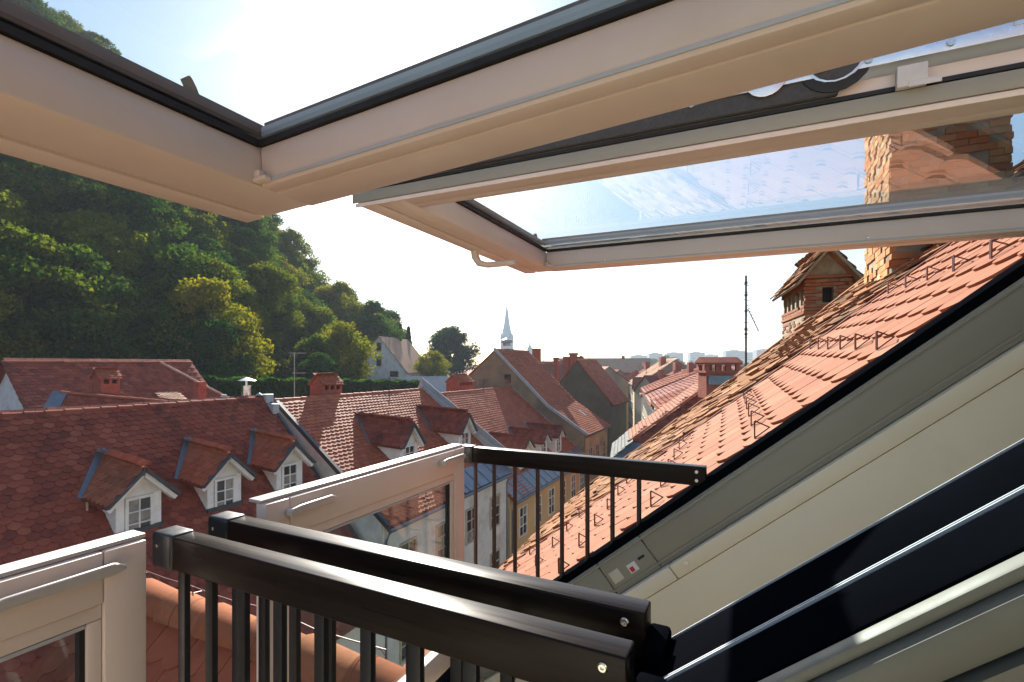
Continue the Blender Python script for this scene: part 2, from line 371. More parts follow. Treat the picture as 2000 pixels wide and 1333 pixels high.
# ------------------------------------------------------------------ ground, street, hill
GZ = -14.0
g = MB().poly([(-3000, -800, GZ), (3000, -800, GZ), (3000, 5000, GZ), (-3000, 5000, GZ)]); struct('ground', g, 'earth')
st = [(-7.4, -20), (-7.4, 34), (-11.5, 55), (-20, 92), (-40, 160), (-90, 300)]
g = MB()
for (x0, y0), (x1, y1) in zip(st, st[1:]): g.poly([(x0 - 3.2, y0, GZ + .01), (x0 + 3.2, y0, GZ + .01), (x1 + 3.2, y1, GZ + .01), (x1 - 3.2, y1, GZ + .01)])
struct('street', g, 'asphalt')
def sstep(a, b, x): t = min(1, max(0, (x - a) / (b - a))); return t * t * (3 - 2 * t)
def lerp(tab, y):
    if y <= tab[0][0]: return tab[0][1]
    for (a, p), (b, q) in zip(tab, tab[1:]):
        if y <= b: return p + (q - p) * (y - a) / (b - a)
    return tab[-1][1]
def crest(Y): return lerp(((30, 62), (54, 55), (69, 36), (84, 15), (95, 2), (104, -4.5)), Y)
def xcrest(Y): return lerp(((54, -120), (84, -104), (103, -100), (130, -100)), Y)
def foot(Y): return -47 - 14 * sstep(38, 62, Y) - 10 * sstep(70, 110, Y)
def hz(X, Y):
    base = GZ + 9.5 * sstep(-23, -40, X) * (1 - sstep(130, 200, Y))
    f = foot(Y); t = min(1.25, max(0, (f - X) / (f - xcrest(Y))))
    return base + t * max(0, crest(Y) + 4.5) * (1 if t < 1 else 1) + .8 * math.sin(X * .13) * math.cos(Y * .11) * min(1, t * 4)
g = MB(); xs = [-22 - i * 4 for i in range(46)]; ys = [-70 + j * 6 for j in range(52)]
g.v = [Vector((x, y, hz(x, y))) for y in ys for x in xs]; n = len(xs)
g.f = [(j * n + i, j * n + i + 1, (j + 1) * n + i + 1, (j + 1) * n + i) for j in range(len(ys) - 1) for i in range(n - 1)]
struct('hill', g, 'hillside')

# ------------------------------------------------------------------ the house the photograph is taken from
SL = R_(39.9); TS = math.tan(SL); C0 = -.30
WF = Frame((0, 0, C0), (0, 1, 0), (math.cos(SL), 0, math.sin(SL)))          # plane of the roof windows: u = world Y
OF = Frame((0, 1.655, C0), ray(1425, 680), (math.cos(SL), 0, math.sin(SL)))  # plane of the tiled roof beyond them
def sbox(mb, u0, u1, v0, v1, n0, n1, F=None):
    F = F or WF
    return mb.hexa([F.p(u0, v0, n0), F.p(u1, v0, n0), F.p(u1, v1, n0), F.p(u0, v1, n0), F.p(u0, v0, n1), F.p(u1, v0, n1), F.p(u1, v1, n1), F.p(u0, v1, n1)])
def zroof(X): return C0 + TS * X

own = thing('house', (1.5, 1.5, GZ), 'house in the right foreground with clean salmon coloured clay tiles and rows of snow guards', 'house')
VB, VT = -1.40, 1.03
# walls and attic
mb = MB(); mb.box(-2.0, -1.75, -4, 3.5, GZ, -2.25); mb.box(-1.75, 6.6, -4, -3.75, GZ, -2.2); mb.box(6.4, 6.6, -4, 3.5, GZ, -2.3); mb.build('wall', 'plaster', own)
mb = MB(); mb.box(-1.02, 3.1, -3.7, 3.4, -1.34, -1.221); o = mb.build('attic_floor', 'floor', own)
mb = MB(); mb.box(3.0, 3.1, -3.6, 3.3, -1.22, 1.95)
for y in (-3.7, 3.3): mb.prism([(-.9, y, -1.22), (3.0, y, -1.22), (3.0, y, 1.95), (-.75, y, -1.18)], (0, .1, 0))
mb.build('attic_wall', 'white', own)
# roof deck round the two openings
mb = MB()
sbox(mb, .07, 1.86, -2.35, 4.1, -.16, -.004, OF)
sbox(mb, -4, 1.655, VT + .06, 4.1, -.16, -.02)
sbox(mb, -4, -.57, -2.35, VT + .06, -.16, -.02)
sbox(mb, -.57, 1.655, -2.35, VB - .06, -.16, -.02)
roof = mb.build('roof', 'redflash', own)
mb = MB(); mb.hexa([(3.1, -4, 2.2), (6.8, -4, -.9), (6.8, 3.5, -.9), (3.1, 3.5, 2.2), (3.1, -4, 2.34), (6.8, -4, -.76), (6.8, 3.5, -.76), (3.1, 3.5, 2.34)]); mb.build('rear_roof', 'tile_own', own)
E_OWN = .1138
lay_tiles(OF, (.175, 1.80, -.0 - 20 * E_OWN, 36 * E_OWN), .14, E_OWN, .0095, 'tile_own', roof, singles=300, jit=.0022, rot=.006, drop=.30, seg=6)
lay_tiles(WF, (-4, 1.6, VT + .07, 4.05), .14, E_OWN, .0095, 'tile_own', roof, singles=0, jit=.002, rot=.006)
lay_tiles(WF, (-4, -.62, -2.3, VT + .05), .14, E_OWN, .0095, 'tile_own', roof, singles=0, jit=.002, rot=.006)
lay_tiles(WF, (-.62, 1.6, -2.3, VB - .18), .14, E_OWN, .0095, 'tile_own', roof, singles=0, jit=.002, rot=.006)
# snow guards: bent flat bars, one every second tile, in rows
g0 = None
def guard_mesh():
    m = MB(); w = .0022
    def fb(a, b): m.bar((0, *a), (0, *b), w * 2, .0024, up=(1, 0, 0))
    for dx in (-.0048, .0048):
        k = len(m.v); fb((0, .008), (.038, .054))
        for q in m.v[k:]: q.x += dx
    m.bar((-.007, .038, .0545), (.007, .038, .0545), .003)
    fb((.038, .054), (.060, .010)); fb((0, .009), (.062, .011)); return m
gm = guard_mesh(); me = D.meshes.new('snow_guard'); me.from_pydata([tuple(p) for p in gm.v], [], gm.f); me.materials.append(M['guard'])
for ri, v in enumerate((1.88, 1.425, .97, .515, .06, -.395, -.85, -1.305, -1.76)):
    for k in range(7):
        u = .16 + k * .28 + (.07 if ri % 2 else 0)
        if u > 1.82: continue
        o = D.objects.new('snow_guard', me); COL.objects.link(o); o.parent = roof
        o.matrix_basis = OF.mat(OF.p(u + random.uniform(-.008, .008), v - .012, .012) - WO[roof.name]) @ Matrix.Rotation(random.gauss(0, .05), 4, 'Z')
# lightning wire along the joint to the old roof
mb = MB(); mb.tube([OF.p(1.80 + .012 * math.sin(i * 1.3), -2.3 + i * .31, .06 + .010 * math.sin(i * 2.1)) for i in range(18)], .003, 6); mb.build('lightning_wire', 'guard', roof)
mb = MB(); sbox(mb, 1.835, 1.875, -2.35, 4.1, 0, .022, OF); mb.build('edge_flashing', 'redflash', roof, bevel=.006)

# --- roof windows -------------------------------------------------------------
winN = thing('roof_window', (-.1, .0, -1.22), 'nearest open roof window, its raised sash crossing the top left of the picture', 'roof window', 'open roof windows')
winF = thing('roof_window', (-.1, 1.2, -1.22), 'second open roof window beyond the pair of dark handrails, its sash over the tiled roof', 'roof window', 'open roof windows')
def fixed_frame(win, y0, y1, near):
    """jambs and sill of the opening y0..y1 (clear width)"""
    if near:
        mb = MB(); sbox(mb, .49, .5085, VB, VT, -.012, -.002); mb.build('frame_lip', 'shadedolive', win, bevel=.003)
        mb = MB(); sbox(mb, .478, .694, VB, VT, -.045, -.0125); mb.build('frame_edge', 'shadedolive', win, bevel=.006)
        mb = MB(); sbox(mb, .470, .694, VB, VT, -.62, -.047); mb.build('jamb_lining', 'shadedolive', win)
        mb = MB(); sbox(mb, .468, .4695, VB, VT, -.115, -.108); mb.build('lining_joint', 'shadedolive', win)
        mb = MB(); sbox(mb, .509, .5935, VB, VT, -.012, 0); mb.build('cladding', 'black', win, bevel=.004)
        mb = MB(); sbox(mb, .5936, .5948, VB, VT, -.01, .0018); sbox(mb, .5982, .5994, VB, VT, -.01, .0018); mb.build('cladding_trim', 'greymetal', win)
        mb = MB(); sbox(mb, -.62, -.5, VB, VT, -.62, -.02); mb.build('jamb_lining', 'lining', win)
        mb = MB(); sbox(mb, -.62, -.51, VB, VT, -.018, .02); mb.build('cladding', 'black', win, bevel=.004)
    else:
        mb = MB(); sbox(mb, .600, .699, VB, VT, -.012, 0); mb.build('cladding', 'black', win, bevel=.004)
        mb = MB(); sbox(mb, .6995, .7006, VB, VT, -.016, .0012); mb.build('cladding_trim', 'greymetal', win)
        mb = MB(); sbox(mb, 1.657, 1.76, VB - .05, VT, -.03, .026); mb.build('cladding', 'black', win, bevel=.004)
        # far jamb: grey-green face with separate end pieces, cream lining below it
        f = MB()
        for a, b in ((VB, -.622), (-.617, -.434), (-.429, VT)): sbox(f, 1.642, 1.656, a, b, -.118, .001)
        sbox(f, 1.650, 1.80, VB, VT, -.119, -.032); o = f.build('jamb_face', 'olive', win, bevel=.0015)
        mb = MB(); sbox(mb, 1.636, 1.6415, VB, VT, -.012, -.004); sbox(mb, 1.638, 1.6415, VB, VT, -.105, -.098); mb.build('jamb_bead', 'olive', o, bevel=.001)
        l = MB()
        for a, b in ((VB, -.402), (-.397, VT)): sbox(l, 1.612, 1.66, a, b, -.165, -.12)
        sbox(l, 1.617, 1.66, VB, VT, -.62, -.168); ln = l.build('jamb_lining', 'lining', win, bevel=.002)
        mb = MB(); mb.lathe(WF.p(1.6118, -.345, -.138), [(.0075, -.0005), (.0075, .002), (.003, .003)], 10, (0, -1, 0)); mb.build('screw', 'chrome', ln)
        mb = MB(); sbox(mb, 1.6402, 1.6418, -.532, -.497, -.085, -.055); s_ = mb.build('sticker', 'sticker_white', o)
        mb = MB(); sbox(mb, 1.6395, 1.6401, -.527, -.512, -.082, -.066); mb.build('sticker_mark', 'sticker_red', o)
        mb = MB(); sbox(mb, 1.6402, 1.6418, -.482, -.456, -.062, -.054); mb.build('slot', 'gasket', o)
        mb = MB(); sbox(mb, 1.6400, 1.6418, -.604, -.562, -.085, -.045); mb.build('cover_plate', 'alu', o, bevel=.001)
    a0 = y0 - .02; a1 = y1 + .02
    mb = MB(); sbox(mb, a0, a1, VB - .08, VB, -.14, .0); mb.build('sill', 'black', win, bevel=.004)
    mb = MB(); sbox(mb, a0, a1, VT, VT + .07, -.45, .03); mb.build('head', 'black', win, bevel=.004)
fixed_frame(winN, -.48, .485, True); fixed_frame(winF, .705, 1.615, False)

def sash(win, yl, yr, xo, xi, ws, Z0, tilt, xt, near):
    px = xo + .09
    ct, st_ = math.cos(tilt), math.sin(tilt)
    def T(p):                     # tilt about the street direction
        dx, dz = p.x - px, p.z - Z0
        return Vector((px + dx * ct + dz * st_ * 1, p.y, Z0 - dx * st_ + dz * ct))
    def mk(name, mat, boxes, parent, bevel=0, **k):
        mb = MB()
        for b in boxes: mb.box(*b)
        return mb.xf(T).build(name, mat, parent, bevel, **k)
    H = .056; g = .0016
    xm = xo + .045                # joint between inner and outer strip of the bottom rail
    fr = mk('sash', 'cream', [
        (xm + g, xi, yl, yr, Z0 + .002, Z0 + H), (xo, xm - g, yl, yr, Z0, Z0 + H), (xm - .01, xm + .01, yl + .002, yr - .002, Z0 + .006, Z0 + H - .002),
        (xi + .0008, xt, yr - ws, yr - ws + .022, Z0 + .001, Z0 + H), (xi + .0008, xt, yr - ws + .0228, yr, Z0, Z0 + H - .004),
        (xi + .0008, xt, yl + ws - .022, yl + ws, Z0 + .001, Z0 + H), (xi + .0008, xt, yl, yl + ws - .0228, Z0, Z0 + H - .004),
        (xt, xt + .06, yl, yr, Z0, Z0 + H)], win, bevel=.0028)
    # inner bead lines on the stiles
    mk('bead', 'greymetal', [(xi, xt, yr - ws - .0022, yr - ws - .0002, Z0 + .006, Z0 + .0095), (xi, xt, yl + ws + .0002, yl + ws + .0022, Z0 + .006, Z0 + .0095)], fr)
    mk('gasket', 'gasket', [(xi - .012, xi + .0045, yl + ws, yr - ws, Z0 + H + .0005, Z0 + H + .0085), (xi, xt, yr - ws - .0045, yr - ws + .012, Z0 + H + .0005, Z0 + H + .0075),
        (xi, xt, yl + ws - .012, yl + ws + .0045, Z0 + H + .0005, Z0 + H + .0075)], fr)
    mk('pane', 'glass', [(xi - .011, xt, yl + ws - .011, yr - ws + .011, Z0 + H + .009, Z0 + H + .017)], fr)
    c1, c2 = Z0 + H + .018, Z0 + H + .036
    mk('cladding', 'brown' if near else 'olive', [(xo - .012, xi - .006, yl, yr, c1, c2 - .002), (xo - .02, xi - .03, yl, yr, c2, c2 + .016)], fr, bevel=.002)
    mk('side_cladding', 'greymetal', [(xi - .005, xt, yr - ws + .006, yr + .004, c1, c2 - .004), (xi - .029, xt, yr - ws + .020, yr + .012, c2 - .0035, c2 - .001), (xi - .029, xt, yr - ws + .026, yr + .012, c2, c2 + .012),
        (xi - .005, xt, yl - .004, yl + ws - .006, c1, c2 - .004), (xi - .029, xt, yl - .012, yl + ws - .026, c2 - .002, c2 + .012)], fr, bevel=.002)
    mk('edge_strip', 'brown', [(xi - .029, xt, yr - ws + .03, yr + .014, c2 + .0125, c2 + .019), (xi - .029, xt, yl - .014, yl + ws - .03, c2 + .0125, c2 + .019)], fr)
    # corner bracket
    mb = MB(); mb.box(xi + .001, xi + .026, yr - ws - .014, yr - ws - .0025, Z0 + .004, Z0 + .010); mb.box(xi + .001, xi + .012, yr - ws - .012, yr - ws - .0025, Z0 + .010, Z0 + .020)
    mb.xf(T).build('corner_bracket', 'cream', fr, bevel=.002)
    return fr, T, c2
YL, YR = -.44, .521
sN, TN, cN = sash(winN, YL, YR, -.738, -.592, .083, .235, R_(-2.5), .80, True)
sF, TF, cF = sash(winF, .761, 1.603, -.730, -.622, .067, .328, R_(.85), .76, False)
# curved catch standing on the nearer sash, small one on the second
def catch(par, base, h, w):
    mb = MB(); b = Vector(base); pr = []
    for i in range(7):
        t = i / 6; pr.append((.012 * t * t * w * 60 - .004, h * t))
    out = [(x - .007 * w * 60 * (1 - .55 * t), z) for t, (x, z) in zip([i / 6 for i in range(7)], pr)]
    poly = [b + Vector((0, -x, z)) for x, z in pr] + [b + Vector((0, -x, z)) for x, z in reversed(out)]
    mb.prism(poly, (.022 * w * 60, 0, 0)); mb.build('catch', 'brown', par, bevel=.0015)
q = atX(362, 198, -.735); catch(sN, (q.x, q.y, q.z - .008), .036, .017)
q = atX(1042, 462, -.66); catch(sF, (q.x, q.y, q.z - .004), .012, .009)
# outer edge of the second sash, turned to the camera: lip, dark strip, hinge
def mkF(name, mat, boxes, par=None, bevel=0):
    mb = MB()
    for b in boxes: mb.box(*b)
    return mb.xf(TF).build(name, mat, par or sF, bevel)
Z0 = .328
mkF('edge_lip', 'cream', [(-.732, .76, .757, .7605, Z0 - .0045, Z0 + .003)], bevel=.001)
mkF('edge_profile', 'olive', [(-.74, .76, .7565, .7602, Z0 + .0045, Z0 + .026)], bevel=.001)
mkF('edge_groove', 'gasket', [(-.75, .76, .7562, .7602, Z0 + .0275, Z0 + .033)])
st_ = mkF('edge_padding', 'foam', [(-.755, .105, .748, .7602, Z0 + .0345, Z0 + .092)], bevel=.003)
sb = mkF('hinge_bar', 'silver', [(-.06, .70, .744, .7472, Z0 + .058, Z0 + .092)], bevel=.001)
def disc(par, X, Z, r, th, mat, y=.744, name='hinge_disc', n=20):
    mb = MB(); mb.lathe((X, y, Z), [(r, 0), (r, th * .7), (r * .92, th), (.001, th)], n, (0, -1, 0)); return mb.xf(TF).build(name, mat, par, smooth=True)
disc(sb, .10, Z0 + .078, .042, .003, 'gasket', .7478); disc(sb, .10, Z0 + .084, .036, .002, 'silver', .7447); disc(sb, .10, Z0 + .080, .030, .002, 'foam', .7426); disc(sb, .085, Z0 + .070, .009, .006, 'chrome', .7405); disc(sb, .02, Z0 + .072, .026, .003, 'silver', .7435); disc(sb, .015, Z0 + .064, .006, .004, 'chrome', .7402)
for x in (.135, .215): disc(sb, x, Z0 + .066, .0045, .0022, 'chrome', .7436, 'rivet', 12)
disc(st_, -.075, Z0 + .060, .007, .003, 'chrome', .7476, 'screw', 14)
mkF('slot_plate', 'chrome', [(.27, .33, .7424, .7437, Z0 + .070, Z0 + .076)], sb)
mkF('plastic_clip', 'white', [(.165, .195, .7466, .7560, Z0 + .026, Z0 + .052), (.176, .208, .7455, .7465, Z0 + .024, Z0 + .031)], bevel=.001)
for x in (-.42, -.08, .28):
    mb = MB(); mb.lathe((x, 1.603 - .067, Z0 + .016), [(.0028, 0), (.0028, .001), (.001, .0016)], 8, (0, -1, 0)); mb.xf(TF).build('screw', 'chrome', sF)
# lever handle under the second sash
h0 = atX(922, 488, -.722); mb = MB()
mb.lathe(h0 + Vector((.01, 0, .004)), [(.019, .006), (.019, -.004), (.013, -.008)], 14, (0, 0, 1))
a = h0 + Vector((.01, 0, -.004)); mb.tube([a, a + Vector((.0, .002, -.018)), a + Vector((.010, .006, -.036)), a + Vector((.035, .010, -.043)), a + Vector((.075, .010, -.044)), a + Vector((.125, .010, -.043))], [.013, .0115, .010, .0085, .008, .007], 10)
mb.build('handle', 'cream', sF, smooth=True)

# balcony fronts that swing out
def panel(win, y0, y1, hy):
    X0, X1, zt, zb = -1.035, -1.0, -.324, -1.13
    rh, pw = .090, .066
    mb = MB()
    mb.box(X0, X1, y0 + pw + .0006, y1 - pw - .0006, zt - rh, zt); mb.box(X0, X1, y0, y0 + pw, zb, zt); mb.box(X0, X1, y1 - pw, y1, zb, zt); mb.box(X0, X1, y0 + pw + .0006, y1 - pw - .0006, zb, zb + .09)
    fr = mb.build('balcony_front', 'cream', win, bevel=.004)
    mb = MB(); i0, i1 = y0 + pw, y1 - pw; zi = zt - rh      # stepped inner frame round the pane
    mb.box(X0 + .004, X1 - .006, i0 + .0008, i1 - .0008, zi - .026, zi - .0008); mb.box(X0 + .004, X1 - .006, i0 + .0008, i0 + .022, zb + .0908, zi - .0268); mb.box(X0 + .004, X1 - .006, i1 - .022, i1 - .0008, zb + .0908, zi - .0268)
    mb.build('inner_frame', 'cream', fr, bevel=.003)
    mb = MB(); mb.box(X1 - .016, X1 - .0075, i0 + .023, i1 - .023, zi - .034, zi - .0272); mb.build('glazing_bead', 'greymetal', fr, bevel=.001)
    mb = MB(); mb.box(X0 + .008, X1 - .012, i1 - .030, i1 - .0225, zb + .0915, zi - .035); mb.box(X0 + .008, X1 - .012, i0 + .0225, i0 + .030, zb + .0915, zi - .035); mb.build('gasket', 'gasket', fr)
    mb = MB(); mb.box(X0 + .012, X0 + .018, i0 + .02, i1 - .02, zb + .085, zi - .02); mb.build('pane', 'glass', fr)
    mb = MB(); mb.box(X0 - .02, X1 - .012, y0 - .004, y1 + .004, zt + .001, zt + .009); mb.build('top_cover', 'alu', fr, bevel=.002)
    for a, b in hy:                                          # grab bar on a curved mount
        mb = MB(); z = zt - .030
        mb.prism([(X1 + .030, a, z - .012), (X1 + .030, a, z + .010), (X1 + .026, a + .03, z + .0125), (X1 + .024, b - .02, z + .0125), (X1 + .022, b, z + .004), (X1 + .022, b, z - .006), (X1 + .024, b - .02, z - .009), (X1 + .026, a + .03, z - .006)], (-.009, 0, 0))
        mb.box(X1 + .0005, X1 + .0205, a + .002, a + .026, z - .011, z + .007); mb.box(X1 + .0005, X1 + .013, b - .03, b - .014, z - .006, z + .005)
        mb.build('handle', 'alu', fr, bevel=.004, seg=3)
panel(winN, -.40, .507, ((.28, .465),)); panel(winF, .752, 1.622, ((.80, .95), (1.44, 1.60)))

# handrails with bars, caps and screws
BX = [-.985, -.90, -.809, -.714, -.617, -.52, -.429, -.337]
def handrail(win, y, y_bar, bar_mat, lab=None):
    mb = MB(); mb.box(-.985, -.122, y, y + .041, -.392, -.330); r = mb.build('handrail', 'rail', win, bevel=.003, seg=3)
    mb = MB(); mb.box(-1.052, -.986, y - .003, y + .044, -.396, -.327); mb.build('end_cap', 'cap', r, bevel=.007, seg=3)
    for x, z in ((-.150, -.347), (-.150, -.375)):
        mb = MB(); mb.lathe((x, y - .0002, z), [(.0062, 0), (.0062, .0015), (.0045, .0028), (.0022, .0028), (.0018, .0008)], 14, (0, -1, 0)); mb.build('screw', 'chrome', r, smooth=True)
    mb = MB(); mb.lathe((-1.03, y - .0032, -.352), [(.004, 0), (.004, .002), (.001, .003)], 10, (0, -1, 0)); mb.build('screw', 'chrome', r, smooth=True)
    for x in BX:
        mb = MB(); zb = zroof(x) + .012
        if y > 1.5: mb.tube([(x, y_bar, -.39), (x, y_bar, zb)], .008, 10)
        else: mb.box(x - .011, x + .011, y_bar - .006, y_bar + .006, zb, -.3905)
        b = mb.build('baluster', bar_mat, win, smooth=y > 1.5, bevel=0 if y > 1.5 else .002)
        mb = MB(); mb.obox((x + .012, y_bar, zb - .006), WF.v, (0, 1, 0), WF.n, .026, .014, .010); mb.build('foot', 'black', b, bevel=.003)
    mb = MB(); mb.box(-.150, -.118, y + .006, y + .036, zroof(-.134) - .005, -.3925); mb.build('end_bracket', 'black', win, bevel=.003)
handrail(winN, .543, .564, 'blackbar'); handrail(winF, .652, .673, 'blackbar'); handrail(winF, 1.660, 1.681, 'baluster')
mb = MB(); mb.box(-.121, -.085, .56, .60, zroof(-.12) - .01, -.372); mb.box(-.125, -.095, .64, .70, zroof(-.12) - .01, -.362); mb.build('rail_bracket', 'black', winF, bevel=.006)

# cross gable below the windows: its ridge runs out over the street
dorm = MB(); RZ, RY, RW = -1.36, 1.62, 1.25
dorm.prism([(-3.55, RY - RW, RZ - .05 - RW), (-3.55, RY + RW, RZ - .05 - RW), (-3.55, RY, RZ - .05)], (2.9, 0, 0)); dorm.box(-3.5, -2.2, RY - RW + .1, RY + RW - .1, -4.4, RZ - RW + .04)
dm = dorm.build('cross_gable', 'plaster', own)
DF1 = Frame((-3.55, RY, RZ), (1, 0, 0), (0, 1, 1)); DF2 = Frame((-3.55, RY, RZ), (1, 0, 0), (0, -1, 1))
lay_tiles(DF1, (0, 2.9, -1.75, -.10), .14, E_OWN, .0095, 'tile_rust', dm, singles=150, jit=.003, rot=.008, seg=6, clip=lambda u, v: -3.55 + u < (RZ + v * .7071 - C0) / TS + .25)
lay_tiles(DF2, (0, 2.9, -1.75, -.10), .14, E_OWN, .0095, 'tile_rust', dm, singles=0, jit=.003, rot=.008)
ridge_tiles((-3.6, RY, RZ - .035), (-1.2, RY, RZ - .035), .115, .34, 'ridge_clay', dm)
mb = MB(); mb.tube([(-3.6 + i * .2, RY + .01 * math.sin(i * 1.9), RZ + .135 + .006 * math.sin(i * 1.1)) for i in range(12)], .0032, 6)
for x in (-3.3, -2.75, -2.1, -1.5):
    mb.tube([(x, RY, RZ + .135), (x, RY, RZ + .085)], .004, 6); mb.tube([(x, RY + .13 * math.cos(t), RZ - .03 + .13 * math.sin(t)) for t in [math.pi * k / 8 for k in range(9)]], .002, 5)
mb.build('lightning_wire', 'guard', dm)

# ------------------------------------------------------------------ neighbouring house with the old weathered roof
old = thing('house', (1.5, 5, GZ), 'house just beyond the clean tiles, with ragged weathered brown tiles and two brick chimneys', 'house')
mb = MB(); mb.box(-1.9, 6.5, 3.56, 5.75, GZ, -2.2); mb.box(-.9, 6.0, 5.75, 9.2, GZ, -2.4); mb.build('wall', 'oldyellow', old)
mb = MB(); sbox(mb, 1.88, 4.12, -2.4, 4.1, -.3, -.004, OF); ro = mb.build('roof', 'mortar', old)
lay_tiles(OF, (1.95, 4.12, -2.4, 4.0), .125, .098, .013, 'tile_old', ro, singles=300, jit=.026, rot=.10, drop=.2, seg=4)
mb = MB(); sbox(mb, 4.13, 7.6, -1.2, 1.3, -.9, -.62, OF); mb.build('lower_roof', 'tile_old', old)
for k in range(26):                                # broken ridge-like verge tiles
    v = -2.3 + k * .17; mb = MB(); sbox(mb, 4.06, 4.17 + random.uniform(-.02, .03), v, v + .2, .012, .036 + random.uniform(0, .02), OF); mb.build('verge_tile', 'tile_old', ro, bevel=.006)
mb = MB()
for k in range(5): mb.tube([OF.p(2.05 + k * .05, .42 + k * .055 + .03 * math.cos(t), .05 + .045 * math.sin(t)) for t in [math.pi * j / 8 for j in range(9)]], .016, 6)
mb.build('curled_flashing', 'tile_old', ro)

def brick_stack(par, base, ax, ay, w, l, z0, z1, mat, bl=.13, bh=.043, gap=.007, name='brick', holes=(), skip=.0, proud=.006):
    """courses of single bricks round a mortar core; ax, ay unit vectors of the plan"""
    base = Vector(base); ax, ay = Vector(ax), Vector(ay); az = Vector((0, 0, 1)); meshes = []
    for k in range(3):
        m = MB().box(-bl / 2 + gap / 2 - k * .008, bl / 2 - gap / 2 - k * .004, -.02, .02, -bh / 2 + gap / 2, bh / 2 - gap / 2); me = D.meshes.new(name)
        me.from_pydata([tuple(p + Vector((random.uniform(-.004, .004), 0, random.uniform(-.003, .003)))) for p in m.v], [], m.f); me.materials.append(M[mat]); meshes.append(me)
    nz = int((z1 - z0) / bh)
    for face, (o, d, nn, L) in enumerate(((base, ax, -ay, w), (base + ay * l, -ay, -ax, l), (base + ax * w, ay, ax, l))):
        nb = max(1, int(round(L / bl)))
        for r in range(nz):
            for c in range(nb + 1):
                s = (c - (.5 if r % 2 else 0) + .5) * L / nb
                if s < -bl * .1 or s > L + bl * .1 or random.random() < skip: continue
                s = min(max(s, bl * .47), L - bl * .47)
                z = z0 + (r + .5) * bh
                if any(h[0] == face and h[1] < s < h[2] and h[3] < z < h[4] for h in holes): continue
                ob = D.objects.new(name, random.choice(meshes)); COL.objects.link(ob); ob.parent = par
                loc = o + d * s + az * z + nn * (random.uniform(0, proud) - .012) - WO[par.name]
                ob.matrix_basis = Matrix(((d.x, nn.x, 0, loc.x), (d.y, nn.y, 0, loc.y), (d.z, nn.z, 1, loc.z), (0, 0, 0, 1)))
# gabled brick chimney
ph = R_(-19); A = RF(.606 * 6, 6); cax = RF(math.cos(ph), math.sin(ph)); cay = RF(-math.sin(ph), math.cos(ph)); cw, cl = .49, 1.38
def CP(a, b, z): return A + cax * a + cay * b + Vector((0, 0, z))
mb = MB()
def cbox(mb, a0, a1, b0, b1, z0, z1): return mb.hexa([CP(a0, b0, z0), CP(a1, b0, z0), CP(a1, b1, z0), CP(a0, b1, z0), CP(a0, b0, z1), CP(a1, b0, z1), CP(a1, b1, z1), CP(a0, b1, z1)])
cbox(mb, 0, cw, 0, cl, -.9, .62); cbox(mb, .012, cw - .012, .012, cl - .012, .66, .73)
# hollow head: front wall with an opening, side piers, inner dark core
cbox(mb, .012, .19, .012, .09, .73, 1.06); cbox(mb, .31, cw - .012, .012, .09, .73, 1.06); cbox(mb, .19, .31, .012, .09, .73, .76); cbox(mb, .19, .31, .012, .09, .95, 1.06)
for k in range(6): cbox(mb, .012, .08, .02 + k * .254, .10 + k * .254, .73, .96); cbox(mb, cw - .08, cw - .012, .02 + k * .254, .10 + k * .254, .73, .96)
cbox(mb, .012, cw - .012, .012, cl - .012, .96, 1.06)
mb.prism([CP(.012, .03, 1.06), CP(cw - .012, .03, 1.06), CP(cw / 2, .03, 1.38)], cay * (cl - .06))
ch = mb.build('chimney', 'mortar', old)
mb = MB(); cbox(mb, -.02, cw + .02, -.02, cl + .02, .622, .658); cbox(mb, -.012, cw + .012, -.014, cl + .012, 1.062, 1.10); mb.build('corbel', 'brick', ch, bevel=.006)
mb = MB(); cbox(mb, .1, cw - .1, .14, cl - .1, .731, .955); mb.build('flue', 'gasket', ch)
brick_stack(ch, A, cax, cay, cw, cl, .66, 1.06, 'brick', holes=((0, .17, .32, .75, .95), (1, 0, 9, .74, .97), (2, 0, 9, .74, .97)), skip=.08)
brick_stack(ch, A, cax, cay, cw, cl, -.1, .62, 'brick', skip=.55, proud=.003)
for s in (0, 1):                                   # raking brick trim and small tiled roof
    e0 = CP(-.13 if s == 0 else cw + .13, -.13, .985); pk = CP(cw / 2, -.13, 1.45); vv = (pk - e0)
    F_ = Frame(e0, cay if s == 0 else -cay, vv)
    if s == 1: F_.o = e0 + cay * (cl + .26)
    mb = MB(); L = vv.length
    mb.hexa([F_.p(a, b, n) for n in (-.035, -.005) for a, b in ((0, 0), (cl + .26, 0), (cl + .26, L), (0, L))]); mb.build('cap_roof', 'mortar', ch)
    lay_tiles(F_, (.06, cl + .22, 0, L), .125, .085, .013, 'tile_old', ch, singles=60, jit=.012, rot=.07, seg=4)
    mb = MB(); p0 = CP(.0 if s == 0 else cw, -.003, 1.10); p1 = CP(cw / 2, -.003, 1.40); mb.bar(p0, p1, .05, .045, up=cay); mb.build('raking_trim', 'brick', ch, bevel=.005)
mb = MB(); mb.prism([CP(.03, -.002, 1.10), CP(cw - .03, -.002, 1.10), CP(cw / 2, -.002, 1.36)], cay * .02); mb.build('gable_render', 'mortar', ch)
# broad patchy chimney close to the roof top
big = MB(); bx0, by0 = .90, 4.22; big.box(bx0, bx0 + .62, by0, by0 + .8, -.2, 2.35); big.box(bx0 - .04, bx0 + .66, by0 - .04, by0 + .84, 2.35, 2.45)
bc = big.build('chimney', 'mortar', old, bevel=.02); bc['label'] = 'broad patchy brick and stone chimney behind the raised glass'
brick_stack(bc, (bx0, by0, 0), (1, 0, 0), (0, 1, 0), .62, .8, .3, 2.33, 'stone', .105, .048, .006, 'brick', skip=.22, proud=.005)

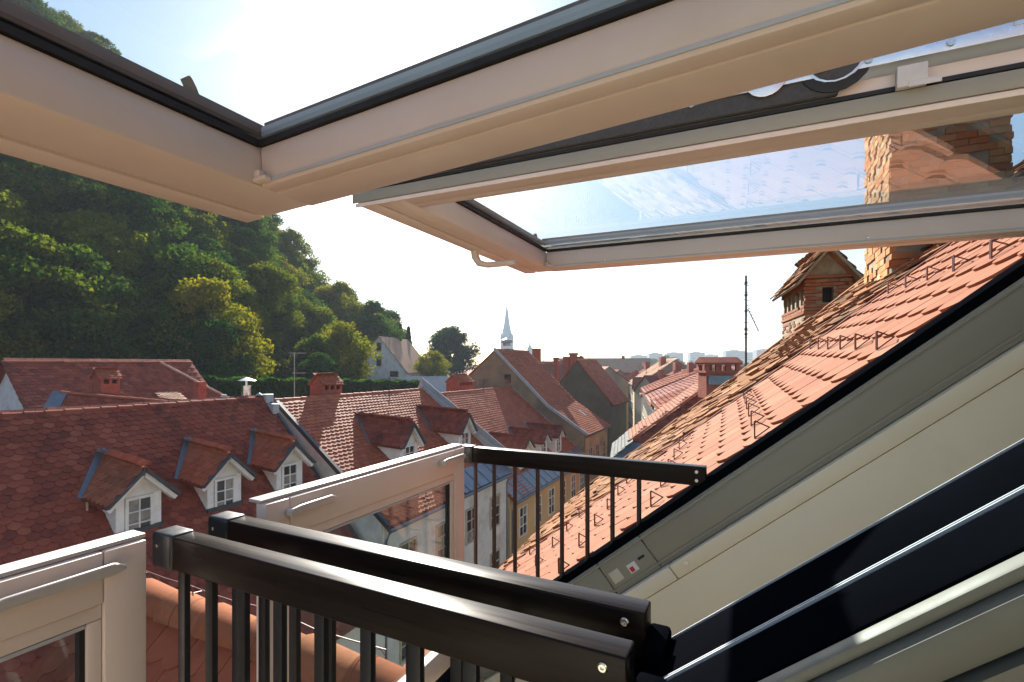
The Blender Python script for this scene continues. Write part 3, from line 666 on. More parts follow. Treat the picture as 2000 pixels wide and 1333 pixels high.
# aerial
ap = ray(1457, 725) * 5.45
ant = thing('tv_antenna', (ap.x, ap.y, -.62), 'tall thin TV aerial with many rods beside the gabled brick chimney', 'antenna')
mb = MB(); mb.tube([(ap.x, ap.y, -.62), (ap.x, ap.y, 1.0)], .011, 8); mb.build('mast', 'antenna', ant)
mb = MB(); bz = ap + Vector((0, 0, 0)); bd = RF(1, -.3).normalized()
mb.tube([(ap.x, ap.y, .62), Vector((ap.x, ap.y, .62)) + bd * .02, Vector((ap.x, ap.y, .37)) + bd * .13], .005, 6)
for k in range(9):
    c = Vector((ap.x, ap.y, .66 - k * .035)) + bd * (.022 + .0125 * k); s = RF(.55, .83) * (.075 - .003 * k); mb.tube([c - s, c + s], .0042, 5)
mb.build('yagi', 'antenna', ant)
mb = MB()
for k in range(8):
    z = .30 + k * .085; c = Vector((ap.x, ap.y, z)); s = RF(.8, .6) * random.uniform(.03, .07); mb.tube([c - s * .8, c + s], .004, 5)
for z in (.34, .40, .60, .78, .92): mb.lathe((ap.x, ap.y, z), [(.017, -.012), (.017, .012)], 8)
mb.build('rods', 'antenna', ant)

# ------------------------------------------------------------------ houses across the street
def window(par, c, d, nn, w, h, nx, nz, frame='white', pane='darkglass', bar=.035, depth=.05, name='window', fw=.07):
    """window centred at c; d = unit vector across, nn = unit vector out of the wall"""
    c, d, nn = Vector(c), Vector(d), Vector(nn); z = Vector((0, 0, 1)); mb = MB()
    for s in (-1, 1):
        mb.obox(c + d * s * (w / 2 - fw / 2), d, nn, z, fw / 2, depth / 2, h / 2); mb.obox(c + z * s * (h / 2 - fw / 2), d, nn, z, w / 2 - fw - .001, depth / 2, fw / 2)
    iw, ih = w - 2 * fw, h - 2 * fw
    for i in range(1, nx): mb.obox(c + d * (iw * (i / nx - .5)), d, nn, z, bar / 2, depth * .38, ih / 2)
    for i in range(1, nz): mb.obox(c + z * (ih * (i / nz - .5)) + nn * .002, d, nn, z, iw / 2, depth * .33, bar / 2)
    wobj = mb.build(name, frame, par); return wobj, c, d, nn, z, iw, ih
def glazed(par, sub, c, d, nn, w, h, nx, nz, **k):
    """window whose panes are objects; sub=True puts the panes below the window, else beside it"""
    wobj, c, d, nn, z, iw, ih = window(par, c, d, nn, w, h, nx, nz, **k); tgt = wobj if sub else par
    for i in range(nx):
        for j in range(nz):
            mb = MB(); mb.obox(c + d * (iw * ((i + .5) / nx - .5)) + z * (ih * ((j + .5) / nz - .5)) - nn * .012, d, nn, z, iw / nx / 2 - .004, .004, ih / nz / 2 - .004); mb.build('pane', 'curtain' if random.random() < .3 else 'darkglass', tgt)
    return wobj
PX = Vector((1, 0, 0)); PY = Vector((0, 1, 0))
class Row:
    """house of the row across the street; ridge runs along Y, slope faces +X"""
    def __init__(s, label, Y0, Y1, xr, zr, xe, ze, wall, tmat, tw, te, tt, singles=0, kink=None, gable=None, deck='redflash', vis=None):
        s.Y0, s.Y1, s.xr, s.zr, s.xe, s.ze = Y0, Y1, xr, zr, xe, ze; s.k = (zr - ze) / (xe - xr)
        s.t = thing('house', ((xe + xr) / 2 - 2, (Y0 + Y1) / 2, GZ), label, 'house', 'row of houses across the street')
        xb = xr - (xe - xr); pr = [(xr, zr)] + ([kink] if kink else []) + [(xe, ze)]
        poly = [(xe - .35, GZ), (xe - .35, ze + .35 * s.k - .14)] + ([(kink[0], kink[1] - .13)] if kink else []) + [(xr, zr - .14), (xb + .35, ze), (xb + .35, GZ)]
        mb = MB(); mb.prism([(x, Y0 + .05, z) for x, z in poly], (0, Y1 - Y0 - .1, 0)); s.wall = mb.build('wall', wall, s.t)
        mb = MB()
        for (x0, z0), (x1, z1) in zip(pr, pr[1:]): mb.hexa([(x0, Y0, z0 - .12), (x1, Y0, z1 - .12), (x1, Y1, z1 - .12), (x0, Y1, z0 - .12), (x0, Y0, z0), (x1, Y0, z1), (x1, Y1, z1), (x0, Y1, z0)])
        s.roof = mb.build('roof', deck, s.t)
        mb = MB(); mb.hexa([(xb, Y0, ze - .12), (xr, Y0, zr - .12), (xr, Y1, zr - .12), (xb, Y1, ze - .12), (xb, Y0, ze), (xr, Y0, zr), (xr, Y1, zr), (xb, Y1, ze)]); mb.build('rear_roof', tmat, s.t)
        left = singles
        for (x0, z0), (x1, z1) in zip(pr, pr[1:]):
            L = math.hypot(x1 - x0, z1 - z0); F = Frame((x0, Y0, z0), PY, (x0 - x1, 0, z0 - z1))
            lay_tiles(F, (tw * .5, Y1 - Y0 - tw * .4, -L, -te * .3), tw, te, tt, tmat, s.roof, singles=left, jit=.008, rot=.012, drop=.30, seg=4, vis=vis, wob=.008); left = 0
        ridge_tiles((xr, Y0, zr - .03), (xr, Y1, zr - .03), .12, .42, tmat, s.roof)
    def zp(s, X): return s.zr - s.k * (X - s.xr)
    def xp(s, Z): return s.xr + (s.zr - Z) / s.k
    def verge(s, Y, w=.16, mat='darkmetal', n=.06):
        mb = MB(); mb.bar((s.xr, Y, s.zr + n * .5), (s.xe, Y, s.ze + n * .5), .12, w, up=(0, 1, 0)); mb.build('verge_flashing', mat, s.roof)
    def eave_metal(s, L, a0=.05):
        F = Frame((s.xe, s.Y0, s.ze), PY, (s.xr - s.xe, 0, s.zr - s.ze)); mb = MB(); sbox(mb, a0, s.Y1 - s.Y0 - .05, -.05, L, .03, .075, F); e = mb.build('eave_sheet', 'zinc', s.roof)
        n = int((s.Y1 - s.Y0) / .9); mb = MB()
        for i in range(int(a0 / .9) + 1, n): sbox(mb, i * .9 - .015, i * .9 + .015, -.05, L, .0755, .105, F)
        mb.build('seam', 'zinc', e)
        mb = MB(); mb.tube([(s.xe + .08, s.Y0, s.ze - .10), (s.xe + .08, s.Y1, s.ze - .10)], .075, 8); mb.build('gutter', 'zinc', s.roof)
    def dormer(s, yc, xf, hw, he, zt, zpk, rise, tmat, tw, te, win=(.58, 1.0), wz=-4.0, shade='white', ov=.25, cheek='plaster', board='darkmetal', flash='zinc'):
        m = (zpk - zt) / he; zs = zpk - .12 - m * hw
        mb = MB(); zb = s.zp(xf) - .15
        mb.prism([(xf - .1, yc - hw, zb), (xf - .1, yc + hw, zb), (xf - .1, yc + hw, zs), (xf - .1, yc, zpk - .12), (xf - .1, yc - hw, zs)], (.1, 0, 0))
        for sg in (-1, 1): mb.prism([(xf - .101, yc + sg * hw, zb), (xf - .101, yc + sg * hw, zs), (s.xp(zs) - .15, yc + sg * hw, zs)], (0, -sg * .08, 0))
        d = mb.build('dormer', cheek, s.t)
        for sg in (-1, 1):
            pf, ef = Vector((xf + ov, yc, zpk)), Vector((xf + ov, yc + sg * he, zt)); pb, eb = Vector((s.xp(zpk + rise) - .05, yc, zpk + rise)), Vector((s.xp(zt + rise * .6) - .05, yc + sg * he, zt + rise * .6))
            dn = Vector((0, 0, -.07)); mb = MB(); mb.hexa([ef + dn, pf + dn, pb + dn, eb + dn, ef, pf, pb, eb]); mb.build('dormer_roof', 'redflash', d)
            F = Frame(ef, (pf - pb) * sg * -1, pf - ef); 
            F = Frame(ef, (eb - ef), pf - ef)
            loc = [((p - ef).dot(F.u), (p - ef).dot(F.v)) for p in (ef, pf, pb, eb)]
            lay_tiles(F, (.03, max(q[0] for q in loc), 0, (pf - ef).length), tw, te, .016, tmat, d, clip=inpoly(loc), singles=0, jit=.006, rot=.01, seg=4, stuff='tile_field')
            mb = MB(); mb.bar(ef + Vector((.03, 0, -.03)), pf + Vector((.03, 0, -.03)), .07, .15, up=(1, 0, 0)); mb.build('barge_board', board, d)
            mb = MB(); mb.bar(ef + Vector((-.10, -sg * .05, -.135)), pf + Vector((-.10, 0, -.135)), .10, .20, up=(1, 0, 0)); mb.build('soffit', 'white', d)
            # metal valley on the main roof
            a = Vector((s.xp(zpk + rise) - .1, yc, 0)); a.z = s.zp(a.x); b = Vector((s.xp(zt) - .05, yc + sg * (he + .03), 0)); b.z = s.zp(b.x)
            nrm = Vector((s.k, 0, 1)).normalized(); mb = MB(); mb.bar(a + nrm * .055, b + nrm * .055, .17, .04, up=nrm); mb.build('valley_flashing', flash, d)
            mb = MB(); a = Vector((xf + .03, yc + sg * (hw + .02), s.zp(xf) + .02)); b = Vector((s.xp(zs), yc + sg * (hw + .02), zs)); mb.bar(a, b, .04, .1, up=PY); mb.build('cheek_flashing', 'darkmetal', d)
        mb = MB(); mb.box(xf - .02, xf + .06, yc - hw, yc + hw, s.zp(xf) - .05, s.zp(xf) + .14); mb.build('apron', 'darkmetal', d)
        ridge_tiles((xf + ov + .03, yc, zpk - .03), (s.xp(zpk + rise), yc, zpk + rise - .03), .085, .27, tmat, d)
        glazed(d, False, (xf + .02, yc, wz), PY, PX, win[0] + .14, win[1] + .14, 2, 3, bar=.03, depth=.07)
        for sg in (-1, 1):
            mb = MB(); wd = hw - win[0] / 2 - .09; mb.box(xf + .001, xf + .022, yc + sg * (win[0] / 2 + .085) - (wd if sg < 0 else 0), yc + sg * (win[0] / 2 + .085) + (0 if sg < 0 else wd), wz - win[1] / 2 - .05, wz + win[1] / 2 + .12); mb.build('wall_board', shade, d)
        return d

# nearest house: dark red roof with three dormers
A1 = Row('nearest house across the street, big dark red scalloped roof with three small dormers', -6.0, 12.85, -17.0, -1.32, -10.7, -7.87, 'plaster', 'tile_red', .235, .185, .026, singles=300, vis=lambda P: P.z > -5.4 and P.y > 4.5)
A1.verge(12.84, .10)
for y in (6.96, 9.22, 11.50): A1.dormer(y, -14.1, .52, .82, -3.445, -2.655, .17, 'tile_rust', .2, .17, win=(.50, .92), wz=-3.92)
mb = MB(); mb.tube([(-14.72, 6.13, -3.42), (-14.70, 6.16, -5.6)], .028, 8); mb.build('copper_pipe', 'tile_pale', A1.roof)
mb = MB(); mb.box(-17.15, -16.75, 12.62, 12.95, -1.75, -1.17); mb.box(-16.80, -16.35, 12.62, 12.88, -2.15, -1.52); mb.lathe((-17.0, 12.5, -1.2), [(.14, 0), (.02, .10)], 8); mb.build('ridge_end_sheet', 'lightzinc', A1.roof, bevel=.05)
# second: lighter roof, white firewall gable, two dormers
A2 = Row('second house across the street, orange tiled roof with two dormers and pale gable wall', 13.15, 23.0, -17.0, -1.45, -11.2, -5.68, 'plaster', 'tile_orange', .24, .19, .03, singles=300, vis=lambda P: P.z > -5)
A2.verge(13.2, .14); A2.eave_metal(1.15, 5.0)
for y in (16.45, 20.9): A2.dormer(y, -12.9, .57, .76, -3.41, -2.48, .12, 'tile_red', .22, .18, win=(.58, .8), wz=-3.88)
mb = MB(); mb.bar((-17.2, 23.1, -1.22), (-11.2, 23.1, -5.40), .34, .5, up=(0, 1, 0)); pw = mb.build('parapet', 'greyplaster', A2.t)
mb = MB(); mb.bar((-17.25, 23.1, -.95), (-11.1, 23.1, -5.12), .40, .05, up=(0, 1, 0)); mb.xf(lambda p: p).build('parapet_cover', 'lightzinc', pw)
mb = MB(); mb.box(-11.56, -11.5, 13.3, 22.9, GZ, -5.6); mb.build('facade', 'plaster', A2.t)
for y in (14.6, 16.9, 19.2, 21.5):
    for z in (-7.4, -10.2): glazed(A2.t, True, (-11.47, y, z), PY, PX, 1.0, 1.6, 2, 3, depth=.08, bar=.05, frame='pinkwall')
# third: ochre facade, three dormers
A3 = Row('third house across the street, ochre facade under a red roof with three dormers', 23.3, 36.6, -18.0, -1.91, -11.2, -7.35, 'yellow', 'tile_orange', .25, .2, .03)
A3.eave_metal(1.25)
for y in (27.0, 29.9, 32.7): A3.dormer(y, -12.3, .62, .8, -5.16, -4.49, .1, 'tile_red', .24, .2, win=(.66, .95), wz=-5.72)
for y in (25.0, 27.2, 29.4, 31.6, 33.8, 35.8):
    for z in (-8.9, -11.7): glazed(A3.t, True, (-11.53, y, z), PY, PX, 1.05, 1.7, 2, 3, depth=.08, bar=.05)
# fourth: tall bare gable
A4 = Row('tall house across the street with a bare brown gable and steep rust red roof', 36.7, 43.8, -19.6, 1.28, -11.3, -5.62, 'oldbrown', 'tile_rust', .26, .21, .035, kink=(-14.7, -3.47), deck='darkmetal')
mb = MB(); mb.bar((-19.65, 36.68, 1.36), (-14.7, 36.68, -3.40), .22, .13, up=PY); mb.bar((-14.7, 36.68, -3.40), (-11.3, 36.68, -5.55), .22, .13, up=PY); mb.build('verge_cover', 'lightzinc', A4.roof)
mb = MB(); mb.box(-18.6, -18.1, 36.6, 36.76, -1.55, -.85); mb.build('gable_window', 'darkglass', A4.t)
mb = MB(); mb.bar((-18.0, 36.66, -1.9), (-11.8, 36.66, -6.9), .06, .18, up=PY); mb.build('old_roof_line', 'greyplaster', A4.t)
mb = MB(); mb.box(-11.63, -11.6, 37.0, 43.6, GZ, -5.9); mb.build('facade', 'oldyellow', A4.t)
for y in (38.2, 40.2, 42.2):
    for z in (-7.6, -10.3): glazed(A4.t, True, (-11.57, y, z), PY, PX, 1.0, 1.7, 2, 3, depth=.1, bar=.05, frame='pinkwall')
mb = MB(); F4 = Frame((-13.0, 41.2, -4.6), PY, (-1, 0, .64)); sbox(mb, 0, .35, 0, .8, .06, .12, F4); mb.build('skylight', 'lightzinc', A4.roof)
# fifth: grey gable behind the fourth
A5 = Row('grey gabled house behind the tall brown gable, strip of orange tiles showing', 48.5, 56, -16.2, .45, -12.3, -4.2, 'darkstone', 'tile_rust', .28, .24, .03)

# chimneys
def chimney(par, c, w, l, z0, z1, cap=True, mat='brick_red', roofm='tile_rust', yaw=0, slots=3):
    c = Vector((c[0], c[1], 0)); ax = Vector((math.cos(yaw), math.sin(yaw), 0)); ay = Vector((-math.sin(yaw), math.cos(yaw), 0)); Z = Vector((0, 0, 1)); mb = MB()
    def bx(m, a0, a1, b0, b1, zz0, zz1): m.obox(c + ax * (a0 + a1) / 2 + ay * (b0 + b1) / 2 + Z * (zz0 + zz1) / 2, ax, ay, Z, (a1 - a0) / 2, (b1 - b0) / 2, (zz1 - zz0) / 2)
    hw, hl = w / 2, l / 2; zh = z1 - .42 * w if cap else z1
    bx(mb, -hw, hw, -hl, hl, z0, zh - .28)
    if cap:
        for k in range(slots + 1):
            b = -hl + (l - .12) * k / slots; bx(mb, -hw, -hw + .12, b, b + .12, zh - .28, zh - .08); bx(mb, hw - .12, hw, b, b + .12, zh - .28, zh - .08)
        bx(mb, -hw + .12, hw - .12, -hl + .001, -hl + .1, zh - .28, zh - .08); bx(mb, -hw + .12, hw - .12, hl - .1, hl - .001, zh - .28, zh - .08)
        bx(mb, -hw, hw, -hl, hl, zh - .08, zh)
        mb.prism([c - ax * (hw - .02) - ay * (hl - .01) + Z * zh, c + ax * (hw - .02) - ay * (hl - .01) + Z * zh, c - ay * (hl - .01) + Z * (z1 - .05)], ay * (l - .02))
    ob = mb.build('chimney', mat, par)
    if cap:
        m = MB(); bx(m, -hw + .15, hw - .15, -hl + .12, hl - .12, zh - .27, zh - .09); m.build('flue', 'gasket', ob)
        for sg in (-1, 1):
            e0, p0 = c + ax * sg * (hw + .08) - ay * (hl + .06) + Z * (zh - .05), c - ay * (hl + .06) + Z * (z1 + .02)
            F = Frame(e0, ay, p0 - e0); m = MB(); L = (p0 - e0).length; sbox(m, 0, l + .12, 0, L, -.03, .0, F); m.build('cap_roof', roofm, ob)
            lay_tiles(F, (.06, l + .1, 0, L), .18, .14, .018, roofm, ob, singles=0, jit=.005, seg=3)
    return ob
def chim_at(par, x, ytop, ybot, wpx, depth, **k):
    p = at(x, ytop, depth); q = at(x, ybot, depth); w = wpx / FPX * depth
    return chimney(par, (p.x, p.y), w * k.pop('wf', .8), w * k.pop('lf', .8), q.z - 2.0, p.z, **k)
chim_at(A2.t, 637, 735, 775, 56, 22.5, lf=.85, wf=.62, slots=3)
chim_at(A3.t, 898, 733, 775, 50, 37, lf=1.0, wf=.6, slots=5)
c4 = at(990, 672, 44.5); chimney(A4.t, (c4.x, c4.y), 1.0, 1.2, -1.5, c4.z - .2, cap=False, mat='oldbrown')
mb = MB(); mb.lathe((c4.x, c4.y, c4.z - .2), [(.35, 0), (.35, .3), (.62, .32), (.5, .55), (.1, .75)], 12); mb.build('metal_cowl', 'lightzinc', A4.t)
c4 = at(1048, 676, 50); chimney(A4.t, (c4.x, c4.y), .7, .7, -1, c4.z, cap=False)

# ------------------------------------------------------------------ houses behind the row and on the hill foot
def gable_house(name, label, c, yaw, L, Wd, zb, ze, zr, wall, rmat, group=None, tiles=None, hip=0, over=.3, chims=(), wins=(), cat='house', gwins=()):
    """ridge along local y (length L), width Wd; hip = metres the ridge is shortened at the +y end"""
    c = Vector((c[0], c[1], 0)); ax = Vector((math.cos(yaw), math.sin(yaw), 0)); ay = Vector((-math.sin(yaw), math.cos(yaw), 0)); Z = Vector((0, 0, 1))
    P = lambda a, b, z: c + ax * a + ay * b + Z * z
    t = thing(name, P(0, 0, zb), label, cat, group); h, l = Wd / 2, L / 2; k = (zr - ze) / (h + over)
    mb = MB()
    if hip: mb.prism([P(-h, -l, zb), P(h, -l, zb), P(h, -l, ze + over * k - .1), P(-h, -l, ze + over * k - .1)], ay * L); mb.prism([P(-h, -l, ze + over * k - .1), P(h, -l, ze + over * k - .1), P(0, -l, zr - .12)], ay * .2)
    else: mb.prism([P(-h, -l, zb), P(h, -l, zb), P(h, -l, ze + over * k - .1), P(0, -l, zr - .1), P(-h, -l, ze + over * k - .1)], ay * L)
    mb.build('wall', wall, t); mb = MB(); D_ = Z * -.1; lo = l + over * .7
    for sg in (-1, 1):
        q = [P(sg * (h + over), -lo, ze), P(sg * (h + over), lo, ze), P(0, lo - hip, zr), P(0, -lo, zr)]; mb.hexa([p + D_ for p in q] + q)
    if hip: q = [P(h + over, lo, ze), P(-h - over, lo, ze), P(0, lo - hip, zr)]; mb.add([p + D_ for p in q] + q, [(0, 1, 2), (3, 4, 5), (0, 1, 4, 3), (1, 2, 5, 4), (2, 0, 3, 5)])
    r = mb.build('roof', rmat, t)
    if tiles:
        w, e, tt, sides = tiles
        for sg in sides:
            if sg == 'hip': e0, u, v, poly = P(-h - over, lo, ze), ax, P(0, lo - hip, zr) - P(0, lo, ze), None; F = Frame(e0, u, v); pts = [P(h + over, lo, ze), P(-h - over, lo, ze), P(0, lo - hip, zr)]
            else: e0 = P(sg * (h + over), -lo, ze); F = Frame(e0, ay, P(0, -lo, zr) - e0); pts = [P(sg * (h + over), -lo, ze), P(sg * (h + over), lo, ze), P(0, lo - hip, zr), P(0, -lo, zr)]
            loc = [((p - F.o).dot(F.u), (p - F.o).dot(F.v)) for p in pts]
            lay_tiles(F, (min(q[0] for q in loc), max(q[0] for q in loc), 0, max(q[1] for q in loc)), w, e, tt, rmat, r, clip=inpoly(loc), singles=0, jit=.008, seg=3)
        ridge_tiles(P(0, -lo, zr - .03), P(0, lo - hip, zr - .03), .12, .45, rmat, r)
        if hip:
            for sg in (-1, 1): ridge_tiles(P(sg * (h + over), lo, ze), P(0, lo - hip, zr), .11, .45, rmat, r)
    for a, b, w, l2, z1 in chims: chimney(r, (P(a, b, 0).x, P(a, b, 0).y), w, l2, zr - 2.5, z1, cap=w > .6, yaw=yaw)
    for sg, b, z, w, hh in wins: window(t, P(sg * (h + .01), b, z), ay, ax * sg, w, hh, 1, 1, depth=.1, fw=.09); m = MB(); m.obox(P(sg * (h + .012), b, z), ay, ax, Z, w / 2 - .09, .02, hh / 2 - .09); m.build('pane', 'darkglass', D.objects[t.children[-1].name])
    for a, z, w, hh in gwins: wo_ = window(t, P(a, -l - .01, z), ax, -ay, w, hh, 1, 1, depth=.12, fw=.09, frame='oldbrown')[0]; m = MB(); m.obox(P(a, -l - .012, z), ax, ay, Z, w / 2 - .09, .02, hh / 2 - .09); m.build('pane', 'darkglass', wo_)
    return t, r, P
# hipped house behind the nearest roof
b0 = atX(15, 712, -32); b1 = atX(290, 708, -32)
tB, rB, PB = gable_house('house', 'red roofed house with white gable behind the big dark red roof', (-32, (b0.y + 18.6) / 2), R_(180), 8.2, 9.0, -8, -4.2, .1, 'white', 'tile_red', hip=0, tiles=(.28, .22, .02, (-1,)), over=.4)
hp = MB(); F = Frame((-27.0, 18.9, -4.2), (-.02, 1, 0), (-1, 0, .9))
P0, P1, P2 = Vector((-32, 16.9, .1)), Vector((-27.1, 19.4, -4.2)), Vector((-27.1, 16.9, -4.2))
P1b = atX(380, 784, -29.2)
hp.add([P0, P2, Vector((-27.1, 21.8, -4.2)), P0 + Vector((-4, 2, -4)), P0 - Vector((0, 0, .15)), P2 - Vector((0, 0, .15)), Vector((-27.1, 21.8, -4.35)), P0 + Vector((-4, 2, -4.15))], [(0, 1, 2), (0, 2, 3), (4, 6, 5), (4, 7, 6), (1, 5, 6, 2), (0, 4, 5, 1)])
rh = hp.build('hip_roof', 'tile_red', tB)
F = Frame((-27.1, 16.9, -4.2), PY, Vector((-4.9, 0, 4.3))); L = Vector((-4.9, 0, 4.3)).length
lay_tiles(F, (0, 5, 0, L), .28, .22, .02, 'tile_red', rh, clip=inpoly([(0, 0), (4.9, 0), (0, L)]), singles=0, seg=3)
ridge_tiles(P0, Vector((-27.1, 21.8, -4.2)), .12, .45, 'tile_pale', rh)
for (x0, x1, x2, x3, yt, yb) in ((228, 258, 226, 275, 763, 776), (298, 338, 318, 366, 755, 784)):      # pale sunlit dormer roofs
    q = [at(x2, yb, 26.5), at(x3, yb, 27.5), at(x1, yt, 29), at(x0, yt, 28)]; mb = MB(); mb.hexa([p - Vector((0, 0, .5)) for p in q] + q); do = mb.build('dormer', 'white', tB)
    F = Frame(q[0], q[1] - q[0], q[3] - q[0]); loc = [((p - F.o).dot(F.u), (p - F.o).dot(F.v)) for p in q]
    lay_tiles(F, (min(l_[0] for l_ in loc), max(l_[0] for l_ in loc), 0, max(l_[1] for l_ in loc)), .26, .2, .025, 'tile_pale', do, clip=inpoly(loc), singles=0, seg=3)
mb = MB(); q = at(132, 703, 31); mb.box(q.x - .5, q.x + .5, q.y - .8, q.y + .8, -1, q.z); mb.build('chimney', 'brick_red', tB)
# low wing between them
q0, q1 = at(118, 768, 21.5), at(372, 790, 24)
tW = thing('house', ((q0.x + q1.x) / 2 + 1, (q0.y + q1.y) / 2, GZ), 'low red roofed wing with a brick chimney between the two larger red roofs', 'house')
dv = (q1 - q0); pn = Vector((dv.y, -dv.x, 0)).normalized(); e0, e1 = q0 + pn * 3 + Vector((0, 0, -2.6)) - dv * .10, q1 + pn * 3 + Vector((0, 0, -2.6))
mb = MB(); mb.hexa([p - Vector((0, 0, .15)) for p in (e0, e1, q1, q0)] + [e0, e1, q1, q0]); f0, f1 = q0 - pn * 3 + Vector((0, 0, -2.6)), q1 - pn * 3 + Vector((0, 0, -2.6)); mb.hexa([p - Vector((0, 0, .15)) for p in (q0, q1, f1, f0)] + [q0, q1, f1, f0]); rw = mb.build('roof', 'tile_red', tW)
F = Frame(e0, e1 - e0, q0 - e0); loc = [((p - F.o).dot(F.u), (p - F.o).dot(F.v)) for p in (e0, e1, q1, q0)]
lay_tiles(F, (0, max(l_[0] for l_ in loc), 0, max(l_[1] for l_ in loc)), .26, .2, .02, 'tile_red', rw, clip=inpoly(loc), singles=0, seg=3)
ridge_tiles(q0, q1, .11, .42, 'tile_rust', rw); mb = MB(); mb.bar(q0 + Vector((0, 0, .06)), e0 + Vector((0, 0, .06)), .5, .06, up=F.n); mb.build('valley_flashing', 'zinc', rw)
mb = MB(); mb.prism([e0 + Vector((0, 0, -.2)), e1 + Vector((0, 0, -.2)), f1 + Vector((0, 0, -.2)), f0 + Vector((0, 0, -.2))], (0, 0, GZ + 6)); mb.build('wall', 'plaster', tW)
chim_at(tW, 207, 724, 770, 42, 23.5, wf=.8, lf=.75, slots=2); chim_at(tW, 390, 735, 778, 20, 24, cap=False)
# steel flue and little pipes behind the ridge of the nearest house
p = at(481, 737, 19.2); mb = MB(); mb.lathe((p.x, p.y, p.z), [(.17, -1.3), (.17, -.34), (.05, -.33), (.05, -.14), (.36, -.14), (.02, 0)], 14); mb.build('steel_flue', 'chrome', A1.t, smooth=True)
p = at(437, 771, 19); mb = MB(); mb.lathe((p.x, p.y, p.z), [(.08, -.6), (.08, -.08), (.12, -.08), (.1, 0)], 10); mb.build('vent_pipe', 'lightzinc', A1.t)
# thin aerial mast
p = at(575, 690, 24); an2 = thing('tv_antenna', (p.x, p.y, -3.2), 'thin pale aerial pole in front of the hedge', 'antenna')
mb = MB(); mb.tube([(p.x, p.y, -3.2), p], .022, 6); mb.build('mast', 'lightzinc', an2)
mb = MB(); s = RF(.25, .1); z = Vector((0, 0, 1)); mb.tube([p - s, p + s * 2], .014, 5); q = at(575, 729, 24); mb.tube([q - s * .4, q + s * 1.9], .016, 5); mb.build('arms', 'lightzinc', an2)
# white gabled house at the foot of the hill
pk = at(737, 657, 80)
gable_house('house', 'white gabled house at the foot of the wooded hill', (pk.x - 4.2 * -SN * -1, pk.y + 6.5), TH * .62, 12, 9.2, -6.5, -1.4, 4.75, 'white', 'tile_pale', over=.5, gwins=((-.1, 2.9, .9, 1.5), (-.1, .5, .9, 1.6), (2.6, -1.6, 1.5, 1.0)))
p = at(562, 703, 62); gable_house('house', 'small pale roofed cottage half hidden by the trees', (p.x, p.y + 2), TH + R_(90), 4.6, 4.0, -6, -1.6, p.z, 'oldyellow', 'tile_pale', over=.4)
p = at(845, 742, 62); gable_house('shed', 'long low grey roofed shed at the right end of the hedge', (p.x, p.y + 2), TH + R_(90), 9.0, 4.5, -9, -3.6, p.z + .4, 'oldbrown', 'greyplaster', over=.3, cat='shed')

# ------------------------------------------------------------------ right side of the street, seen past the old roof
# hipped red roof with a brick chimney
hr = thing('house', (-1.0, 25, GZ), 'house with hipped dark red roof and open topped brick chimney beyond the old tiles', 'house')
hu = Vector((-.226, .974, 0)); hv = Vector((.974, .226, 0)); dn = Vector((0, 0, -.15))
EL, RL = ray(1229, 864) * 22, ray(1387, 751) * 25; ER, RR = EL + hv * 11, RL + hv * 8; FL, FR = EL + hu * 4.0, RL + hu * 4.0
mb = MB(); mb.add([EL, ER, RR, RL, FL, FR] + [p + dn for p in (EL, ER, RR, RL, FL, FR)], [(0, 1, 2, 3), (0, 3, 5), (0, 5, 4), (6, 9, 8, 7), (6, 11, 9), (6, 10, 11), (0, 6, 7, 1), (0, 4, 10, 6), (4, 5, 11, 10)]); rr_ = mb.build('roof', 'tile_red', hr)
F = Frame(EL, hv, (RL - EL) - hv * (RL - EL).dot(hv)); loc = [((p - F.o).dot(F.u), (p - F.o).dot(F.v)) for p in (EL, ER, RR, RL)]
lay_tiles(F, (0, 8, 0, max(l_[1] for l_ in loc)), .26, .2, .022, 'tile_red', rr_, clip=inpoly(loc), singles=0, seg=3)
F = Frame(EL, hu, (RL - EL) - hu * (RL - EL).dot(hu)); loc = [((p - F.o).dot(F.u), (p - F.o).dot(F.v)) for p in (EL, FL, FR, RL)]
lay_tiles(F, (min(l_[0] for l_ in loc), max(l_[0] for l_ in loc), 0, max(l_[1] for l_ in loc)), .26, .2, .022, 'tile_own', rr_, clip=inpoly(loc), singles=0, seg=3)  # sunlit street slope: its light is put into a paler tile colour
ridge_tiles(EL + Vector((0, 0, .0)), RL, .11, .42, 'tile_rust', rr_)
mb = MB(); w0 = EL + hu * .3 + hv * .35; mb.prism([Vector((p.x, p.y, GZ)) for p in (w0, w0 + hv * 10, w0 + hv * 10 + hu * 7, w0 + hu * 3.4)], (0, 0, EL.z - GZ - .15)); mb.build('wall', 'oldyellow', hr)
mb = MB(); q = [EL - hu * .6 - hv * .7 + Vector((0, 0, -.75)), EL - hu * .6 + hv * 7 + Vector((0, 0, -.75)), EL + hv * 7 + Vector((0, 0, -.1)), EL + hv * .05 + Vector((0, 0, -.1))]; mb.hexa(q + [p + Vector((0, 0, .08)) for p in q]); mb.build('eave_sheet', 'zinc', hr)
F = Frame(EL - hv * .85 - hu * .5 + Vector((0, 0, -.75)), hu, hv * .85 + Vector((0, 0, .75))); lay_tiles(F, (.1, 4.4, 0, 1.0), .3, .22, .02, 'shingle', hr, singles=0, seg=2, name='shingle', stuff='shingle_field')
p = at(1403, 699, 23.0); w = 68 / FPX * 23.0
cb = MB(); ax, ay, Z = RF(1, 0), RF(0, 1), Vector((0, 0, 1))
def pb(m, a0, a1, b0, b1, z0, z1): m.obox(Vector((p.x, p.y, 0)) + ax * (a0 + a1) / 2 + ay * (b0 + b1) / 2 + Z * (z0 + z1) / 2, ax, ay, Z, (a1 - a0) / 2, (b1 - b0) / 2, (z1 - z0) / 2)
zt = p.z; hw = w / 2
